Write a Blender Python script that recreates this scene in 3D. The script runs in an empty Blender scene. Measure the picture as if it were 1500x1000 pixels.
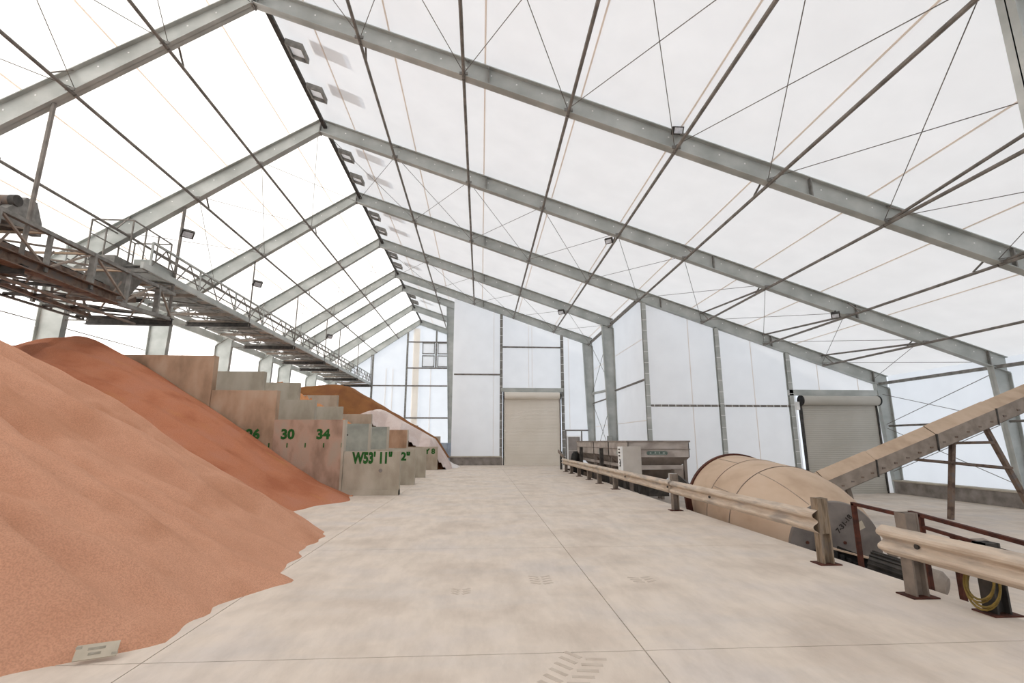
import bpy, math, random
from mathutils import Vector, Matrix, noise
random.seed(7)
V = Vector
S = bpy.context.scene
COL = S.collection
# ------------------------------------------------------------------ camera, world, sun, exposure
cam = bpy.data.cameras.new('camera'); cam.sensor_width = 36.0; cam.lens = 730 / 1500 * 36
cam.clip_start = 0.05; cam.clip_end = 400
cam_o = bpy.data.objects.new('camera', cam); COL.objects.link(cam_o)
cam_o.location = (0, 0, 1.65)
cam_o.rotation_euler = (math.radians(90 + 11.337), 0, math.radians(-3.531))
S.camera = cam_o
W = bpy.data.worlds.new('sky'); S.world = W; W.use_nodes = True
bg = W.node_tree.nodes['Background']; bg.inputs[0].default_value = (0.86, 0.92, 1.0, 1); bg.inputs[1].default_value = 2.1
sun = bpy.data.lights.new('sun', 'SUN'); sun.energy = 17.0; sun.angle = math.radians(2.0); sun.color = (1.0, 0.95, 0.88)
sun_o = bpy.data.objects.new('sun', sun); COL.objects.link(sun_o)
sun_o.rotation_euler = V((-0.86, 0.04, 0.44)).to_track_quat('Z', 'Y').to_euler()
S.view_settings.view_transform = 'Standard'; S.view_settings.look = 'None'
S.view_settings.gamma = 1.0; S.view_settings.use_curve_mapping = False
S.view_settings.exposure = -0.9
# ------------------------------------------------------------------ materials
MATS = {}
def new_mat(name):
    m = bpy.data.materials.new(name); m.use_nodes = True; MATS[name] = m
    return m, m.node_tree.nodes, m.node_tree.links, m.node_tree.nodes['Principled BSDF']
def rgb(h):
    h = h.lstrip('#'); c = [int(h[i:i+2], 16) / 255 for i in (0, 2, 4)]
    return tuple((x / 12.92 if x <= 0.04045 else ((x + 0.055) / 1.055) ** 2.4) for x in c) + (1,)
def pmat(name, cols, scale=3.0, rough=0.7, metal=0.0, bump=0.0, bscale=40.0, detail=4.0, stretch=(1, 1, 1), spec=0.3, ramp=(0.35, 0.65)):
    """noise mix of two or three colours, optional fine bump"""
    m, N, L, B = new_mat(name)
    B.inputs['Roughness'].default_value = rough; B.inputs['Metallic'].default_value = metal
    B.inputs['Specular IOR Level'].default_value = spec
    tc = N.new('ShaderNodeTexCoord'); mp = N.new('ShaderNodeMapping'); mp.inputs['Scale'].default_value = stretch
    L.new(tc.outputs['Object'], mp.inputs['Vector'])
    nz = N.new('ShaderNodeTexNoise'); nz.inputs['Scale'].default_value = scale; nz.inputs['Detail'].default_value = detail
    L.new(mp.outputs[0], nz.inputs['Vector'])
    cr = N.new('ShaderNodeValToRGB'); e = cr.color_ramp.elements
    e[0].position = ramp[0]; e[0].color = rgb(cols[0]); e[1].position = ramp[1]; e[1].color = rgb(cols[-1])
    if len(cols) == 3:
        x = e.new((ramp[0] + ramp[1]) / 2); x.color = rgb(cols[1])
    L.new(nz.outputs['Fac'], cr.inputs['Fac']); L.new(cr.outputs['Color'], B.inputs['Base Color'])
    if bump:
        n2 = N.new('ShaderNodeTexNoise'); n2.inputs['Scale'].default_value = bscale; n2.inputs['Detail'].default_value = 3
        L.new(tc.outputs['Object'], n2.inputs['Vector'])
        bp = N.new('ShaderNodeBump'); bp.inputs['Strength'].default_value = bump; bp.inputs['Distance'].default_value = 0.02
        L.new(n2.outputs['Fac'], bp.inputs['Height']); L.new(bp.outputs[0], B.inputs['Normal'])
    return m
def fabric_mat(name, col, trans):
    m, N, L, B = new_mat(name); N.remove(B)
    out = N['Material Output']
    d = N.new('ShaderNodeBsdfDiffuse'); t = N.new('ShaderNodeBsdfTranslucent'); mx = N.new('ShaderNodeMixShader')
    tc = N.new('ShaderNodeTexCoord'); nz = N.new('ShaderNodeTexNoise'); nz.inputs['Scale'].default_value = 0.9; nz.inputs['Detail'].default_value = 3
    L.new(tc.outputs['Object'], nz.inputs['Vector'])
    cr = N.new('ShaderNodeValToRGB'); e = cr.color_ramp.elements; c = rgb(col)
    e[0].position = 0.3; e[0].color = tuple(x * 0.95 for x in c[:3]) + (1,); e[1].position = 0.7; e[1].color = c
    L.new(nz.outputs['Fac'], cr.inputs['Fac'])
    L.new(cr.outputs[0], d.inputs['Color']); L.new(cr.outputs[0], t.inputs['Color'])
    mx.inputs[0].default_value = trans
    L.new(d.outputs[0], mx.inputs[1]); L.new(t.outputs[0], mx.inputs[2]); L.new(mx.outputs[0], out.inputs['Surface'])
    return m
FABRIC = fabric_mat('white_fabric', '#f4f3f2', 0.5)
SEAM = fabric_mat('tan_seam', '#f6eee6', 0.68)
WALLFAB = fabric_mat('white_wall_fabric', '#f6f6f6', 0.72)
FLAP = fabric_mat('shade_flap_fabric', '#f0f0f0', 0.72)  # for the unseen outer sheets that grey a patch of roof
PANE = fabric_mat('frosted_pane', '#ffffff', 0.75)
GALV = pmat('galvanized_steel', ['#a0a39f', '#b1b4b0', '#c2c4c0'], 1.1, 0.55, 0.25, stretch=(1, 1, 1.4), ramp=(0.3, 0.7), detail=6)
GALV_D = pmat('dull_galvanized', ['#75736f', '#92908b'], 5, 0.6, 0.3)
PIPE = pmat('weathered_pipe', ['#6b6762', '#8d8780'], 3, 0.6, 0.3)
DARK = pmat('dark_steel', ['#3a3836', '#55514d'], 5, 0.6, 0.3)
BROWNST = pmat('rusty_brown_steel', ['#5a4b43', '#7d6a5c', '#716965'], 4, 0.75, 0.1)
RUST = pmat('rusty_angle_iron', ['#3a2019', '#5a3022'], 9, 0.8)
WHITE = pmat('white_plastic', ['#e8e8e6', '#f4f4f2'], 4, 0.5)
LAMP_FRAME = pmat('lamp_housing', ['#2c2a28', '#4a4743'], 6, 0.5, 0.2)
LENS = pmat('lamp_lens', ['#b9bcc2', '#dfe3ea'], 8, 0.15, spec=0.6)
CONC = pmat('grey_concrete', ['#a39989', '#b6ad9e', '#bfb7aa'], 1.3, 0.9, bump=0.25, bscale=30, stretch=(1, 1, 0.5))
CONC_B = pmat('dust_stained_concrete', ['#977f69', '#b3977f', '#bda58f'], 1.6, 0.9, bump=0.3, bscale=30, stretch=(1, 1, 0.5))
CONC_P = pmat('pink_stained_concrete', ['#957c6b', '#b59886', '#ad9c8c'], 1.9, 0.9, bump=0.3, bscale=30, stretch=(1, 1, 0.45))
CONC_BL = pmat('blue_grey_concrete', ['#969890', '#aeafa5'], 2.0, 0.9, bump=0.2, bscale=30)
CURB = pmat('curb_concrete', ['#77706a', '#97908a'], 2.2, 0.9, bump=0.2, bscale=25)
JOINT = pmat('joint_filler', ['#6e6155', '#85786a'], 6, 0.9)
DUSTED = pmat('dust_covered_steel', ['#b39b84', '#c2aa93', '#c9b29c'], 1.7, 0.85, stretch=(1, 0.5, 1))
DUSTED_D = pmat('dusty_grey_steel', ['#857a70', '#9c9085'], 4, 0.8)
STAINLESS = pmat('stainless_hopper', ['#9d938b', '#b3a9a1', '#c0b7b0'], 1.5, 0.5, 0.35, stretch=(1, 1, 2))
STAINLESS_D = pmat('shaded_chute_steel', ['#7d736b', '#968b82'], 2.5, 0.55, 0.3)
DOORM = pmat('beige_roller_door', ['#dad2c5', '#e2dbd0'], 0.6, 0.5)
DOORG = pmat('grey_roller_door', ['#b4b0a6', '#bebab1'], 0.6, 0.5)
BLACK = pmat('black_rubber', ['#141312', '#2a2826'], 6, 0.6)
WOOD = pmat('weathered_post', ['#6a5c4c', '#8d7c68', '#7c7268'], 5, 0.85, stretch=(4, 4, 0.6))
POSTM = pmat('dusty_steel_post', ['#6f655c', '#8b7f74'], 5, 0.75, 0.1)
RAILM = pmat('dusty_guardrail', ['#b3a18f', '#cbbba9', '#a59a8f'], 2.2, 0.65, 0.1, stretch=(3, 0.6, 3))
GREEN = pmat('green_paint', ['#1f4f1f', '#2b632a'], 14, 0.8)
BLACKINK = pmat('dark_marker', ['#2c2826', '#3c3632'], 14, 0.8)
DISC = pmat('grey_end_plate', ['#6d6662', '#877f79'], 3, 0.6, 0.25)
PAPER = pmat('paper_card', ['#b3a896', '#c4baa8'], 6, 0.8)
SMUDGE = pmat('faded_print', ['#8c8577', '#a49c8d'], 20, 0.8)
CABINET = pmat('control_cabinet_grey', ['#b7b0a8', '#c4beb6'], 2, 0.5)
REDP = pmat('brown_red_ring', ['#47261d', '#5c3527'], 4, 0.7)
CABLE = pmat('yellow_cable', ['#6b5a2c', '#8b7538'], 8, 0.6)
BLUECOR = pmat('pale_blue_sheet', ['#a9b4c4', '#c3ccd8'], 2, 0.5)
GREYDOOR = pmat('grey_brown_door', ['#8b8480', '#9a938e'], 2, 0.5)
BADGE = pmat('green_grey_badge', ['#4d5f58', '#6c7a72'], 9, 0.5)
BADGE_L = pmat('pale_badge', ['#9aa39c', '#a9b0aa'], 9, 0.5)
TREAD = pmat('tyre_dust_mark', ['#bbad9f', '#c6b9ab'], 12, 0.95)
STAIN = fabric_mat('stained_fabric', '#fbf3e8', 0.85)
def grain_mat(name, cols, grain=160.0, streak=None):
    m = pmat(name, cols, 0.9, 0.95, bump=0.55, bscale=grain, detail=8, spec=0.1)
    N, L = m.node_tree.nodes, m.node_tree.links
    B = N['Principled BSDF']; src = B.inputs['Base Color'].links[0].from_socket
    nz = N.new('ShaderNodeTexNoise'); nz.inputs['Scale'].default_value = grain * 0.6; nz.inputs['Detail'].default_value = 2
    tc = N.new('ShaderNodeTexCoord'); L.new(tc.outputs['Object'], nz.inputs['Vector'])
    mx = N.new('ShaderNodeMix'); mx.data_type = 'RGBA'; mx.blend_type = 'MULTIPLY'; mx.inputs[0].default_value = 0.4
    cr = N.new('ShaderNodeValToRGB'); cr.color_ramp.elements[0].color = (0.55, 0.5, 0.47, 1); cr.color_ramp.elements[0].position = 0.35
    cr.color_ramp.elements[1].color = (1, 1, 1, 1); cr.color_ramp.elements[1].position = 0.6
    L.new(nz.outputs['Fac'], cr.inputs['Fac']); L.new(src, mx.inputs[6]); L.new(cr.outputs[0], mx.inputs[7])
    out = mx.outputs[2]
    if streak:
        n3 = N.new('ShaderNodeTexNoise'); n3.inputs['Scale'].default_value = 0.8; n3.inputs['Detail'].default_value = 6
        mp = N.new('ShaderNodeMapping'); mp.inputs['Scale'].default_value = (0.35, 1.6, 1.0); mp.inputs['Location'].default_value = (3, 1, 0)
        L.new(tc.outputs['Object'], mp.inputs[0]); L.new(mp.outputs[0], n3.inputs['Vector'])
        c3 = N.new('ShaderNodeValToRGB'); c3.color_ramp.elements[0].position = 0.6; c3.color_ramp.elements[1].position = 0.72
        c3.color_ramp.elements[0].color = (0, 0, 0, 1); c3.color_ramp.elements[1].color = (0.6, 0.6, 0.6, 1)
        L.new(n3.outputs['Fac'], c3.inputs['Fac'])
        m2 = N.new('ShaderNodeMix'); m2.data_type = 'RGBA'; L.new(c3.outputs[0], m2.inputs[0]); L.new(out, m2.inputs[6]); m2.inputs[7].default_value = rgb(streak)
        out = m2.outputs[2]
    L.new(out, B.inputs['Base Color'])
    return m
SALMON = grain_mat('salmon_granules', ['#c89274', '#d6a184', '#ce997c'], 120)
REDPILE = grain_mat('red_brown_granules', ['#b06f52', '#c08061', '#c0846a'], 110, streak='#c08a58')
ORANGE = grain_mat('orange_granules', ['#cf8f5f', '#d99a6d'], 100)
BROWN = grain_mat('brown_granules', ['#84573a', '#96673f'], 80)
PALE = grain_mat('pale_pink_granules', ['#d5c2ba', '#e6dad5'], 80)
SPILLW = grain_mat('white_granules', ['#e3dedb', '#efebe8'], 80)
def floor_mat():
    m = pmat('dusty_floor_concrete', ['#ccbeb0', '#dacdbf', '#d3c8be'], 0.8, 0.75, bump=0.06, bscale=60, detail=8, spec=0.25)
    N, L = m.node_tree.nodes, m.node_tree.links; B = N['Principled BSDF']
    src = B.inputs['Base Color'].links[0].from_socket
    tc = N.new('ShaderNodeTexCoord')
    n = N.new('ShaderNodeTexNoise'); n.inputs['Scale'].default_value = 0.7; n.inputs['Detail'].default_value = 6; n.inputs['Roughness'].default_value = 0.65
    mp = N.new('ShaderNodeMapping'); mp.inputs['Scale'].default_value = (0.6, 1.6, 1); L.new(tc.outputs['Object'], mp.inputs[0]); L.new(mp.outputs[0], n.inputs['Vector'])
    c = N.new('ShaderNodeValToRGB'); c.color_ramp.elements[0].position = 0.5; c.color_ramp.elements[1].position = 0.72
    c.color_ramp.elements[0].color = (0, 0, 0, 1); c.color_ramp.elements[1].color = (0.55, 0.55, 0.55, 1)
    L.new(n.outputs['Fac'], c.inputs['Fac'])
    mx = N.new('ShaderNodeMix'); mx.data_type = 'RGBA'; L.new(c.outputs[0], mx.inputs[0]); L.new(src, mx.inputs[6]); mx.inputs[7].default_value = rgb('#c9c2bc')
    n4 = N.new('ShaderNodeTexNoise'); n4.inputs['Scale'].default_value = 2.4; n4.inputs['Detail'].default_value = 7; n4.inputs['Roughness'].default_value = 0.7
    m4 = N.new('ShaderNodeMapping'); m4.inputs['Scale'].default_value = (1.6, 0.5, 1); L.new(tc.outputs['Object'], m4.inputs[0]); L.new(m4.outputs[0], n4.inputs['Vector'])
    c4 = N.new('ShaderNodeValToRGB'); c4.color_ramp.elements[0].position = 0.3; c4.color_ramp.elements[1].position = 0.6
    c4.color_ramp.elements[0].color = (0.80, 0.79, 0.78, 1); c4.color_ramp.elements[1].color = (1, 1, 1, 1); L.new(n4.outputs['Fac'], c4.inputs['Fac'])
    m5 = N.new('ShaderNodeMix'); m5.data_type = 'RGBA'; m5.blend_type = 'MULTIPLY'; m5.inputs[0].default_value = 0.8
    L.new(mx.outputs[2], m5.inputs[6]); L.new(c4.outputs[0], m5.inputs[7])
    L.new(m5.outputs[2], B.inputs['Base Color'])
    return m
FLOOR = floor_mat()
# ------------------------------------------------------------------ geometry helpers
class MB:
    def __init__(s): s.v = []; s.f = []
    def add(s, vs, fs):
        o = len(s.v); s.v += [tuple(p) for p in vs]; s.f += [tuple(i + o for i in q) for q in fs]; return s
    def hexa(s, p):  # 8 points: bottom 4, top 4
        return s.add(p, [(3, 2, 1, 0), (4, 5, 6, 7), (0, 1, 5, 4), (1, 2, 6, 5), (2, 3, 7, 6), (3, 0, 4, 7)])
    def box(s, x0, x1, y0, y1, z0, z1):
        return s.hexa([(x0, y0, z0), (x1, y0, z0), (x1, y1, z0), (x0, y1, z0), (x0, y0, z1), (x1, y0, z1), (x1, y1, z1), (x0, y1, z1)])
    def bar(s, a, b, w, h, up=(0, 0, 1)):
        a, b = V(a), V(b); d = (b - a).normalized(); u = V(up)
        if abs(d.dot(u)) > 0.98: u = V((0, 1, 0))
        r = d.cross(u).normalized() * (w / 2); t = r.cross(d).normalized() * (h / 2)
        return s.hexa([a - r - t, a + r - t, b + r - t, b - r - t, a - r + t, a + r + t, b + r + t, b - r + t])
    def tube(s, a, b, r, n=8, r2=None):
        a, b = V(a), V(b); d = (b - a).normalized(); u = V((0, 0, 1)) if abs(d.z) < 0.9 else V((1, 0, 0))
        e1 = d.cross(u).normalized(); e2 = d.cross(e1); r2 = r if r2 is None else r2
        vs = []
        for c, q in ((a, r), (b, r2)):
            for i in range(n):
                t = 2 * math.pi * i / n; vs.append(c + e1 * math.cos(t) * q + e2 * math.sin(t) * q)
        fs = [(i, (i + 1) % n, n + (i + 1) % n, n + i) for i in range(n)] + [tuple(range(n))[::-1], tuple(range(n, 2 * n))]
        return s.add(vs, fs)
    def prism(s, poly, fn, d0, d1):
        """poly 2D list, fn(u,v,d)->xyz"""
        n = len(poly)
        vs = [fn(u, v, d0) for u, v in poly] + [fn(u, v, d1) for u, v in poly]
        return s.add(vs, [tuple(range(n))[::-1], tuple(range(n, 2 * n))] + [(i, (i + 1) % n, n + (i + 1) % n, n + i) for i in range(n)])
    def ibeam(s, a, b, h, w, tf=0.025, tw=0.016, up=(0, 0, 1), cap=False):
        a, b = V(a), V(b); d = (b - a).normalized(); u = V(up); u = (u - d * u.dot(d)).normalized()
        s.bar(a + u * (h / 2 - tf / 2), b + u * (h / 2 - tf / 2), w, tf, u); s.bar(a - u * (h / 2 - tf / 2), b - u * (h / 2 - tf / 2), w, tf, u)
        s.bar(a, b, tw, h - 2 * tf, u); return s
    def lathe(s, prof, c0, axis, n=40, cap=True):
        """prof: (t along axis, radius)"""
        ax = V(axis).normalized(); u = V((0, 0, 1)); e1 = ax.cross(u).normalized(); e2 = e1.cross(ax)
        vs = []
        for t, r in prof:
            for i in range(n):
                a = 2 * math.pi * i / n; vs.append(V(c0) + ax * t + e1 * r * math.cos(a) + e2 * r * math.sin(a))
        fs = []
        for k in range(len(prof) - 1):
            for i in range(n):
                fs.append((k * n + i, k * n + (i + 1) % n, (k + 1) * n + (i + 1) % n, (k + 1) * n + i))
        if cap: fs += [tuple(range(n))[::-1], tuple(range((len(prof) - 1) * n, len(prof) * n))]
        return s.add(vs, fs)
def base_of(p):
    o = V((0, 0, 0))
    while p is not None: o += p.location; p = p.parent
    return o
def part(name, mb, mat, parent=None, smooth=False, kind=None, label=None):
    me = bpy.data.meshes.new(name); off = base_of(parent)
    me.from_pydata([tuple(V(v) - off) for v in mb.v], [], mb.f); me.validate(); me.update()
    if smooth:
        for p in me.polygons: p.use_smooth = True
        try: me.set_sharp_from_angle(angle=math.radians(35))
        except Exception: pass
    me.materials.append(mat)
    o = bpy.data.objects.new(name, me); COL.objects.link(o); o.parent = parent
    if kind: o['kind'] = kind
    if label: o['label'] = label
    return o
def thing(name, label, cat, loc=(0, 0, 0), group=None):
    o = bpy.data.objects.new(name, None); COL.objects.link(o); o.location = loc; o.empty_display_size = 0.2
    o['label'] = label; o['category'] = cat
    if group: o['group'] = group
    return o
def single(name, mb, mat, label, cat, group=None, smooth=False):
    o = part(name, mb, mat, None, smooth); o['label'] = label; o['category'] = cat
    if group: o['group'] = group
    return o
def struct(name, mb=None, mat=None, loc=(0, 0, 0)):
    if mb is None:
        o = bpy.data.objects.new(name, None); COL.objects.link(o); o.location = loc
    else: o = part(name, mb, mat)
    o['kind'] = 'structure'; return o
def text_mb(body, size, fn, bold=0.012, width=None):
    """fn(u, v) -> xyz ; text centred at origin in u, v"""
    c = bpy.data.curves.new('t', 'FONT'); c.body = body; c.size = size; c.align_x = 'CENTER'; c.align_y = 'CENTER'; c.offset = bold; c.resolution_u = 3
    o = bpy.data.objects.new('t', c); COL.objects.link(o)
    dg = bpy.context.evaluated_depsgraph_get(); me = bpy.data.meshes.new_from_object(o.evaluated_get(dg))
    w = max(v.co.x for v in me.vertices) - min(v.co.x for v in me.vertices); kx = 1.0 if width is None else width / w
    mb = MB(); mb.add([fn(v.co.x * kx, v.co.y) for v in me.vertices], [tuple(p.vertices) for p in me.polygons])
    bpy.data.objects.remove(o); bpy.data.curves.remove(c); bpy.data.meshes.remove(me)
    return mb
ORD = ['first', 'second', 'third', 'fourth', 'fifth', 'sixth', 'seventh', 'eighth', 'ninth', 'tenth']
# ------------------------------------------------------------------ building dimensions
XR, ZR = -6.58, 14.38
def zL(x): return ZR - 0.655 * (XR - x)          # top of left rafters
def zR(x): return ZR - 0.343 * (x - XR)          # top of right rafters
def zLb(x): return 13.80 - 0.70 * (XR - x)       # underside of left rafters
def zRb(x): return 13.80 - 0.345 * (x - XR)
def ztop(x): return (zL(x) if x < XR else zR(x)) + 0.05
def zbot(x): return zLb(x) if x < XR else zRb(x)
XL, XN, XM, XB = -16.05, 20.98, 8.38, -2.1       # outer faces: left, near right, middle right, back right
F = {0: 6.2, 1: 12.45, 2: 18.44, 3: 24.4, 4: 30.4, 5: 36.4, 6: 39.9, 7: 46.1, 8: 52.1}
ZF = -0.85                                       # lower floor
# ------------------------------------------------------------------ floor
fl = struct('floor', MB().box(-16.4, 5.12, -12, 52.6, -1.3, -0.02).box(5.12, 8.5, 31.7, 37.0, -1.3, -0.02), JOINT)
xs = [-16.4, -6.44, -2.55, 1.34, 5.13]; ys = [-12, -7.65, -3.65, 0.35, 4.35, 8.35, 12.35, 16.35, 20.35, 24.35, 28.35, 32.35, 36.35, 40.35, 44.35, 48.35, 52.6]
for i in range(4):
    for j in range(len(ys) - 1):
        part('concrete_slab', MB().box(xs[i] + 0.005, xs[i+1] - (0.005 if i < 3 else 0), ys[j] + 0.005, ys[j+1] - 0.005, -0.2, 0), FLOOR, fl)
part('concrete_slab', MB().box(5.14, 8.5, 31.7, 36.6, -0.2, 0), FLOOR, fl)
def tread(cx, cy, n, ang, w, d):
    mb = MB()
    R = Matrix.Rotation(ang, 3, 'Z')
    for k in range(n):
        for sx in (-1, 1):
            a = R @ V((sx * 0.02, k * d, 0)); b = R @ V((sx * w / 2, k * d + 0.06, 0))
            mb.bar(V((cx, cy, 0.001)) + a, V((cx, cy, 0.001)) + b, 0.035 + 0.01 * random.random(), 0.002)
    part('tyre_mark', mb, TREAD, fl, kind='stuff')
tread(0.75, 6.3, 4, 0.0, 0.26, 0.1); tread(2.0, 6.3, 3, 0.1, 0.28, 0.09); tread(-0.2, 5.95, 3, 0.0, 0.2, 0.08); tread(0.55, 3.75, 6, -0.5, 0.34, 0.11)
struct('floor_lower', MB().box(5.13, 21.4, -12, 31.7, -1.3, ZF).box(5.13, 21.4, 31.7, 36.6, -1.35, -1.3), FLOOR)
# ------------------------------------------------------------------ roof membranes
YS = [-11.55, -5.55, 0.45, 6.45, 12.45, 18.44, 24.4, 30.4, 36.4, 39.9, 46.1, 52.25]
cl = struct('ceiling_left'); crr = struct('ceiling_right')
def quad(a, b, c, d): return MB().add([a, b, c, d], [(0, 1, 2, 3)])
for j in range(len(YS) - 1):
    y0, y1 = YS[j], YS[j+1]
    part('roof_panel', quad((XL, y0, ztop(XL)), (XR, y0, ZR + 0.05), (XR, y1, ZR + 0.05), (XL, y1, ztop(XL))), FABRIC, cl)
    xe = XN if y1 <= 24.5 else (XM if y1 <= 36.5 else XB)
    part('roof_panel', quad((XR, y0, ZR + 0.05), (xe, y0, ztop(xe)), (xe, y1, ztop(xe)), (XR, y1, ZR + 0.05)), FABRIC, crr)
def seam(x, y0, y1, par, w=0.045):
    sl = 0.655 if x < XR else -0.343
    z = ztop(x) - 0.012
    part('fabric_seam', MB().bar((x, y0, z), (x, y1, z), w, 0.012, up=(-sl, 0, 1)), SEAM, par)
for x in (-7.75, -10.0, -12.2, -14.4): seam(x, -5.5, 52.2, cl)
for x in (-5.2, -2.74, 0.0, 2.73, 5.5, 8.1, 10.85, 13.52, 16.2, 18.8):
    seam(x, -5.5, 24.4 if x > 8.3 else (36.4 if x > -2.1 else 52.2), crr)
# ------------------------------------------------------------------ walls of fabric
def wall_quad(par, pts, name='fabric_panel', mat=None): part(name, MB().add(pts, [tuple(range(len(pts)))]), mat or WALLFAB, par)
wl = struct('wall_left')
for j in range(len(YS) - 1): wall_quad(wl, [(XL, YS[j], 0), (XL, YS[j+1], 0), (XL, YS[j+1], ztop(XL)), (XL, YS[j], ztop(XL))])
for y in range(7): part('fabric_seam', MB().box(XL + 0.003, XL + 0.015, 21.4 + 6 * (y - 1) - 0.02, 21.4 + 6 * (y - 1) + 0.02, 4, zL(XL)), SEAM, wl)
part('eave_beam', MB().box(-15.72, -15.6, -5, 52, 7.45, 7.85), GALV, wl)
part('girt', MB().tube((-15.97, -5, 5.9), (-15.97, 52, 5.9), 0.02), PIPE, wl)
wf = struct('wall_front')
wall_quad(wf, [(XL, -11.5, -1), (XN, -11.5, -1), (XN, -11.5, ztop(XN)), (XR, -11.5, ZR + 0.05), (XL, -11.5, ztop(XL))])
# right wall of the wide near part
wr = struct('wall_right')
for j in range(6): wall_quad(wr, [(XN, YS[j], ZF), (XN, YS[j+1], ZF), (XN, YS[j+1], ztop(XN)), (XN, YS[j], ztop(XN))])
part('concrete_curb', MB().box(20.45, 20.96, -11.4, 24.36, ZF, -0.28), CURB, wr)
part('curb_cap', MB().box(20.4, 20.96, -11.4, 24.36, -0.28, -0.22), CONC, wr)
part('eave_beam', MB().bar((20.42, -5, 4.55), (20.42, 24.3, 4.55), 0.16, 0.13), GALV_D, wr)
part('girt', MB().tube((20.6, -5, 2.42), (20.6, 24.3, 2.42), 0.05), PIPE, wr)
for a, b in (((20.4, 24.2, 4.0), (20.4, 18.6, 2.5)), ((20.4, 24.2, 2.5), (20.4, 18.6, 4.3)), ((20.4, 24.2, 2.3), (20.4, 18.6, 0.1)), ((20.4, 24.2, 0.2), (20.4, 18.6, 2.3))):
    part('brace_rod', MB().tube(a, b, 0.014, 6), PIPE, wr)
def lacing(mb, a, b, step=0.28, horiz=False):
    a, b = V(a), V(b); n = int((b - a).length / step)
    for k in range(n):
        p = a.lerp(b, (k + 0.5) / n)
        if horiz: mb.box(p.x - 0.012, p.x + 0.012, p.y - 0.01, p.y, p.z - 0.055, p.z + 0.055)
        else: mb.box(p.x - 0.12, p.x + 0.12, p.y - 0.01, p.y, p.z - 0.012, p.z + 0.012)
    return mb
# gable wall at frame 3
Y3 = 24.52
wg = struct('wall_gable')
gx = [XM, 12.02, 15.67]
for i in range(2):
    x0, x1 = gx[i], gx[i+1]
    wall_quad(wg, [(x0, Y3, ZF), (x1, Y3, ZF), (x1, Y3, 3.4), (x0, Y3, 3.4)]); wall_quad(wg, [(x0, Y3, 3.4), (x1, Y3, 3.4), (x1, Y3, ztop(x1)), (x0, Y3, ztop(x0))])
wall_quad(wg, [(15.67, Y3, 4.0), (XN, Y3, 4.0), (XN, Y3, ztop(XN)), (15.67, Y3, ztop(15.67))])
wall_quad(wg, [(15.67, Y3, ZF), (16.0, Y3, ZF), (16.0, Y3, 4.0), (15.67, Y3, 4.0)]); wall_quad(wg, [(20.1, Y3, ZF), (XN, Y3, ZF), (XN, Y3, 4.0), (20.1, Y3, 4.0)])
for x in (8.28, 12.02, 15.66):
    mb = MB(); mb.ibeam((x, 24.4, ZF), (x, 24.4, zRb(x)), 0.2, 0.2, up=(0, 1, 0)); part('gable_post', mb, GALV, wg)
    part('lacing', lacing(MB(), (x, 24.29, 0.3), (x, 24.29, zRb(x) - 0.1), 0.55), WHITE, wg, kind='stuff')
part('girt', MB().tube((8.3, 24.42, 3.4), (15.66, 24.42, 3.4), 0.055), PIPE, wg)
part('lacing', lacing(MB(), (8.4, 24.36, 3.4), (15.6, 24.36, 3.4), 0.36, True), WHITE, wg, kind='stuff')
part('door_header', MB().box(15.55, 20.4, 24.3, 24.46, 3.93, 4.22), GALV, wg)
for x in (10.6, 13.85, 17.3, 19.4): part('fabric_seam', MB().box(x - 0.015, x + 0.015, Y3 - 0.01, Y3 - 0.002, (ZF if x < 15 else 4.1), zR(x) - 0.1), SEAM, wg)
# middle right wall (between frame 3 and frame 5)
wm = struct('wall_middle')
for y0, y1 in ((24.52, 30.4), (30.4, 36.55)):
    wall_quad(wm, [(XM, y0, -1.3), (XM, y1, -1.3), (XM, y1, 4.75), (XM, y0, 4.75)]); wall_quad(wm, [(XM, y0, 4.75), (XM, y1, 4.75), (XM, y1, ztop(XM)), (XM, y0, ztop(XM))])
part('girt', MB().tube((8.25, 24.5, 4.72), (8.25, 30.2, 4.72), 0.06), PIPE, wm)
part('girt', MB().tube((8.2, 30.6, 4.85), (8.2, 36.2, 5.1), 0.09), GALV, wm); part('girt', MB().tube((8.25, 30.6, 4.4), (8.25, 36.2, 4.4), 0.05), PIPE, wm)
part('eave_pipe', MB().tube((8.2, 24.5, 9.0), (8.2, 36.4, 9.0), 0.09), GALV_D, wm)
for z in (2.7, 6.9): part('fabric_seam', MB().box(XM - 0.012, XM - 0.003, 24.6, 36.4, z - 0.015, z + 0.015), SEAM, wm)
for a, b in (((8.15, 30.6, 4.9), (8.15, 36.2, 8.7)), ((8.15, 30.6, 8.7), (8.15, 36.2, 5.1)), ((8.15, 30.6, 0.2), (8.15, 36.2, 4.4)), ((8.15, 30.6, 4.4), (8.15, 36.2, 0.2))):
    part('brace_rod', MB().tube(a, b, 0.016, 6), PIPE, wm)
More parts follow.
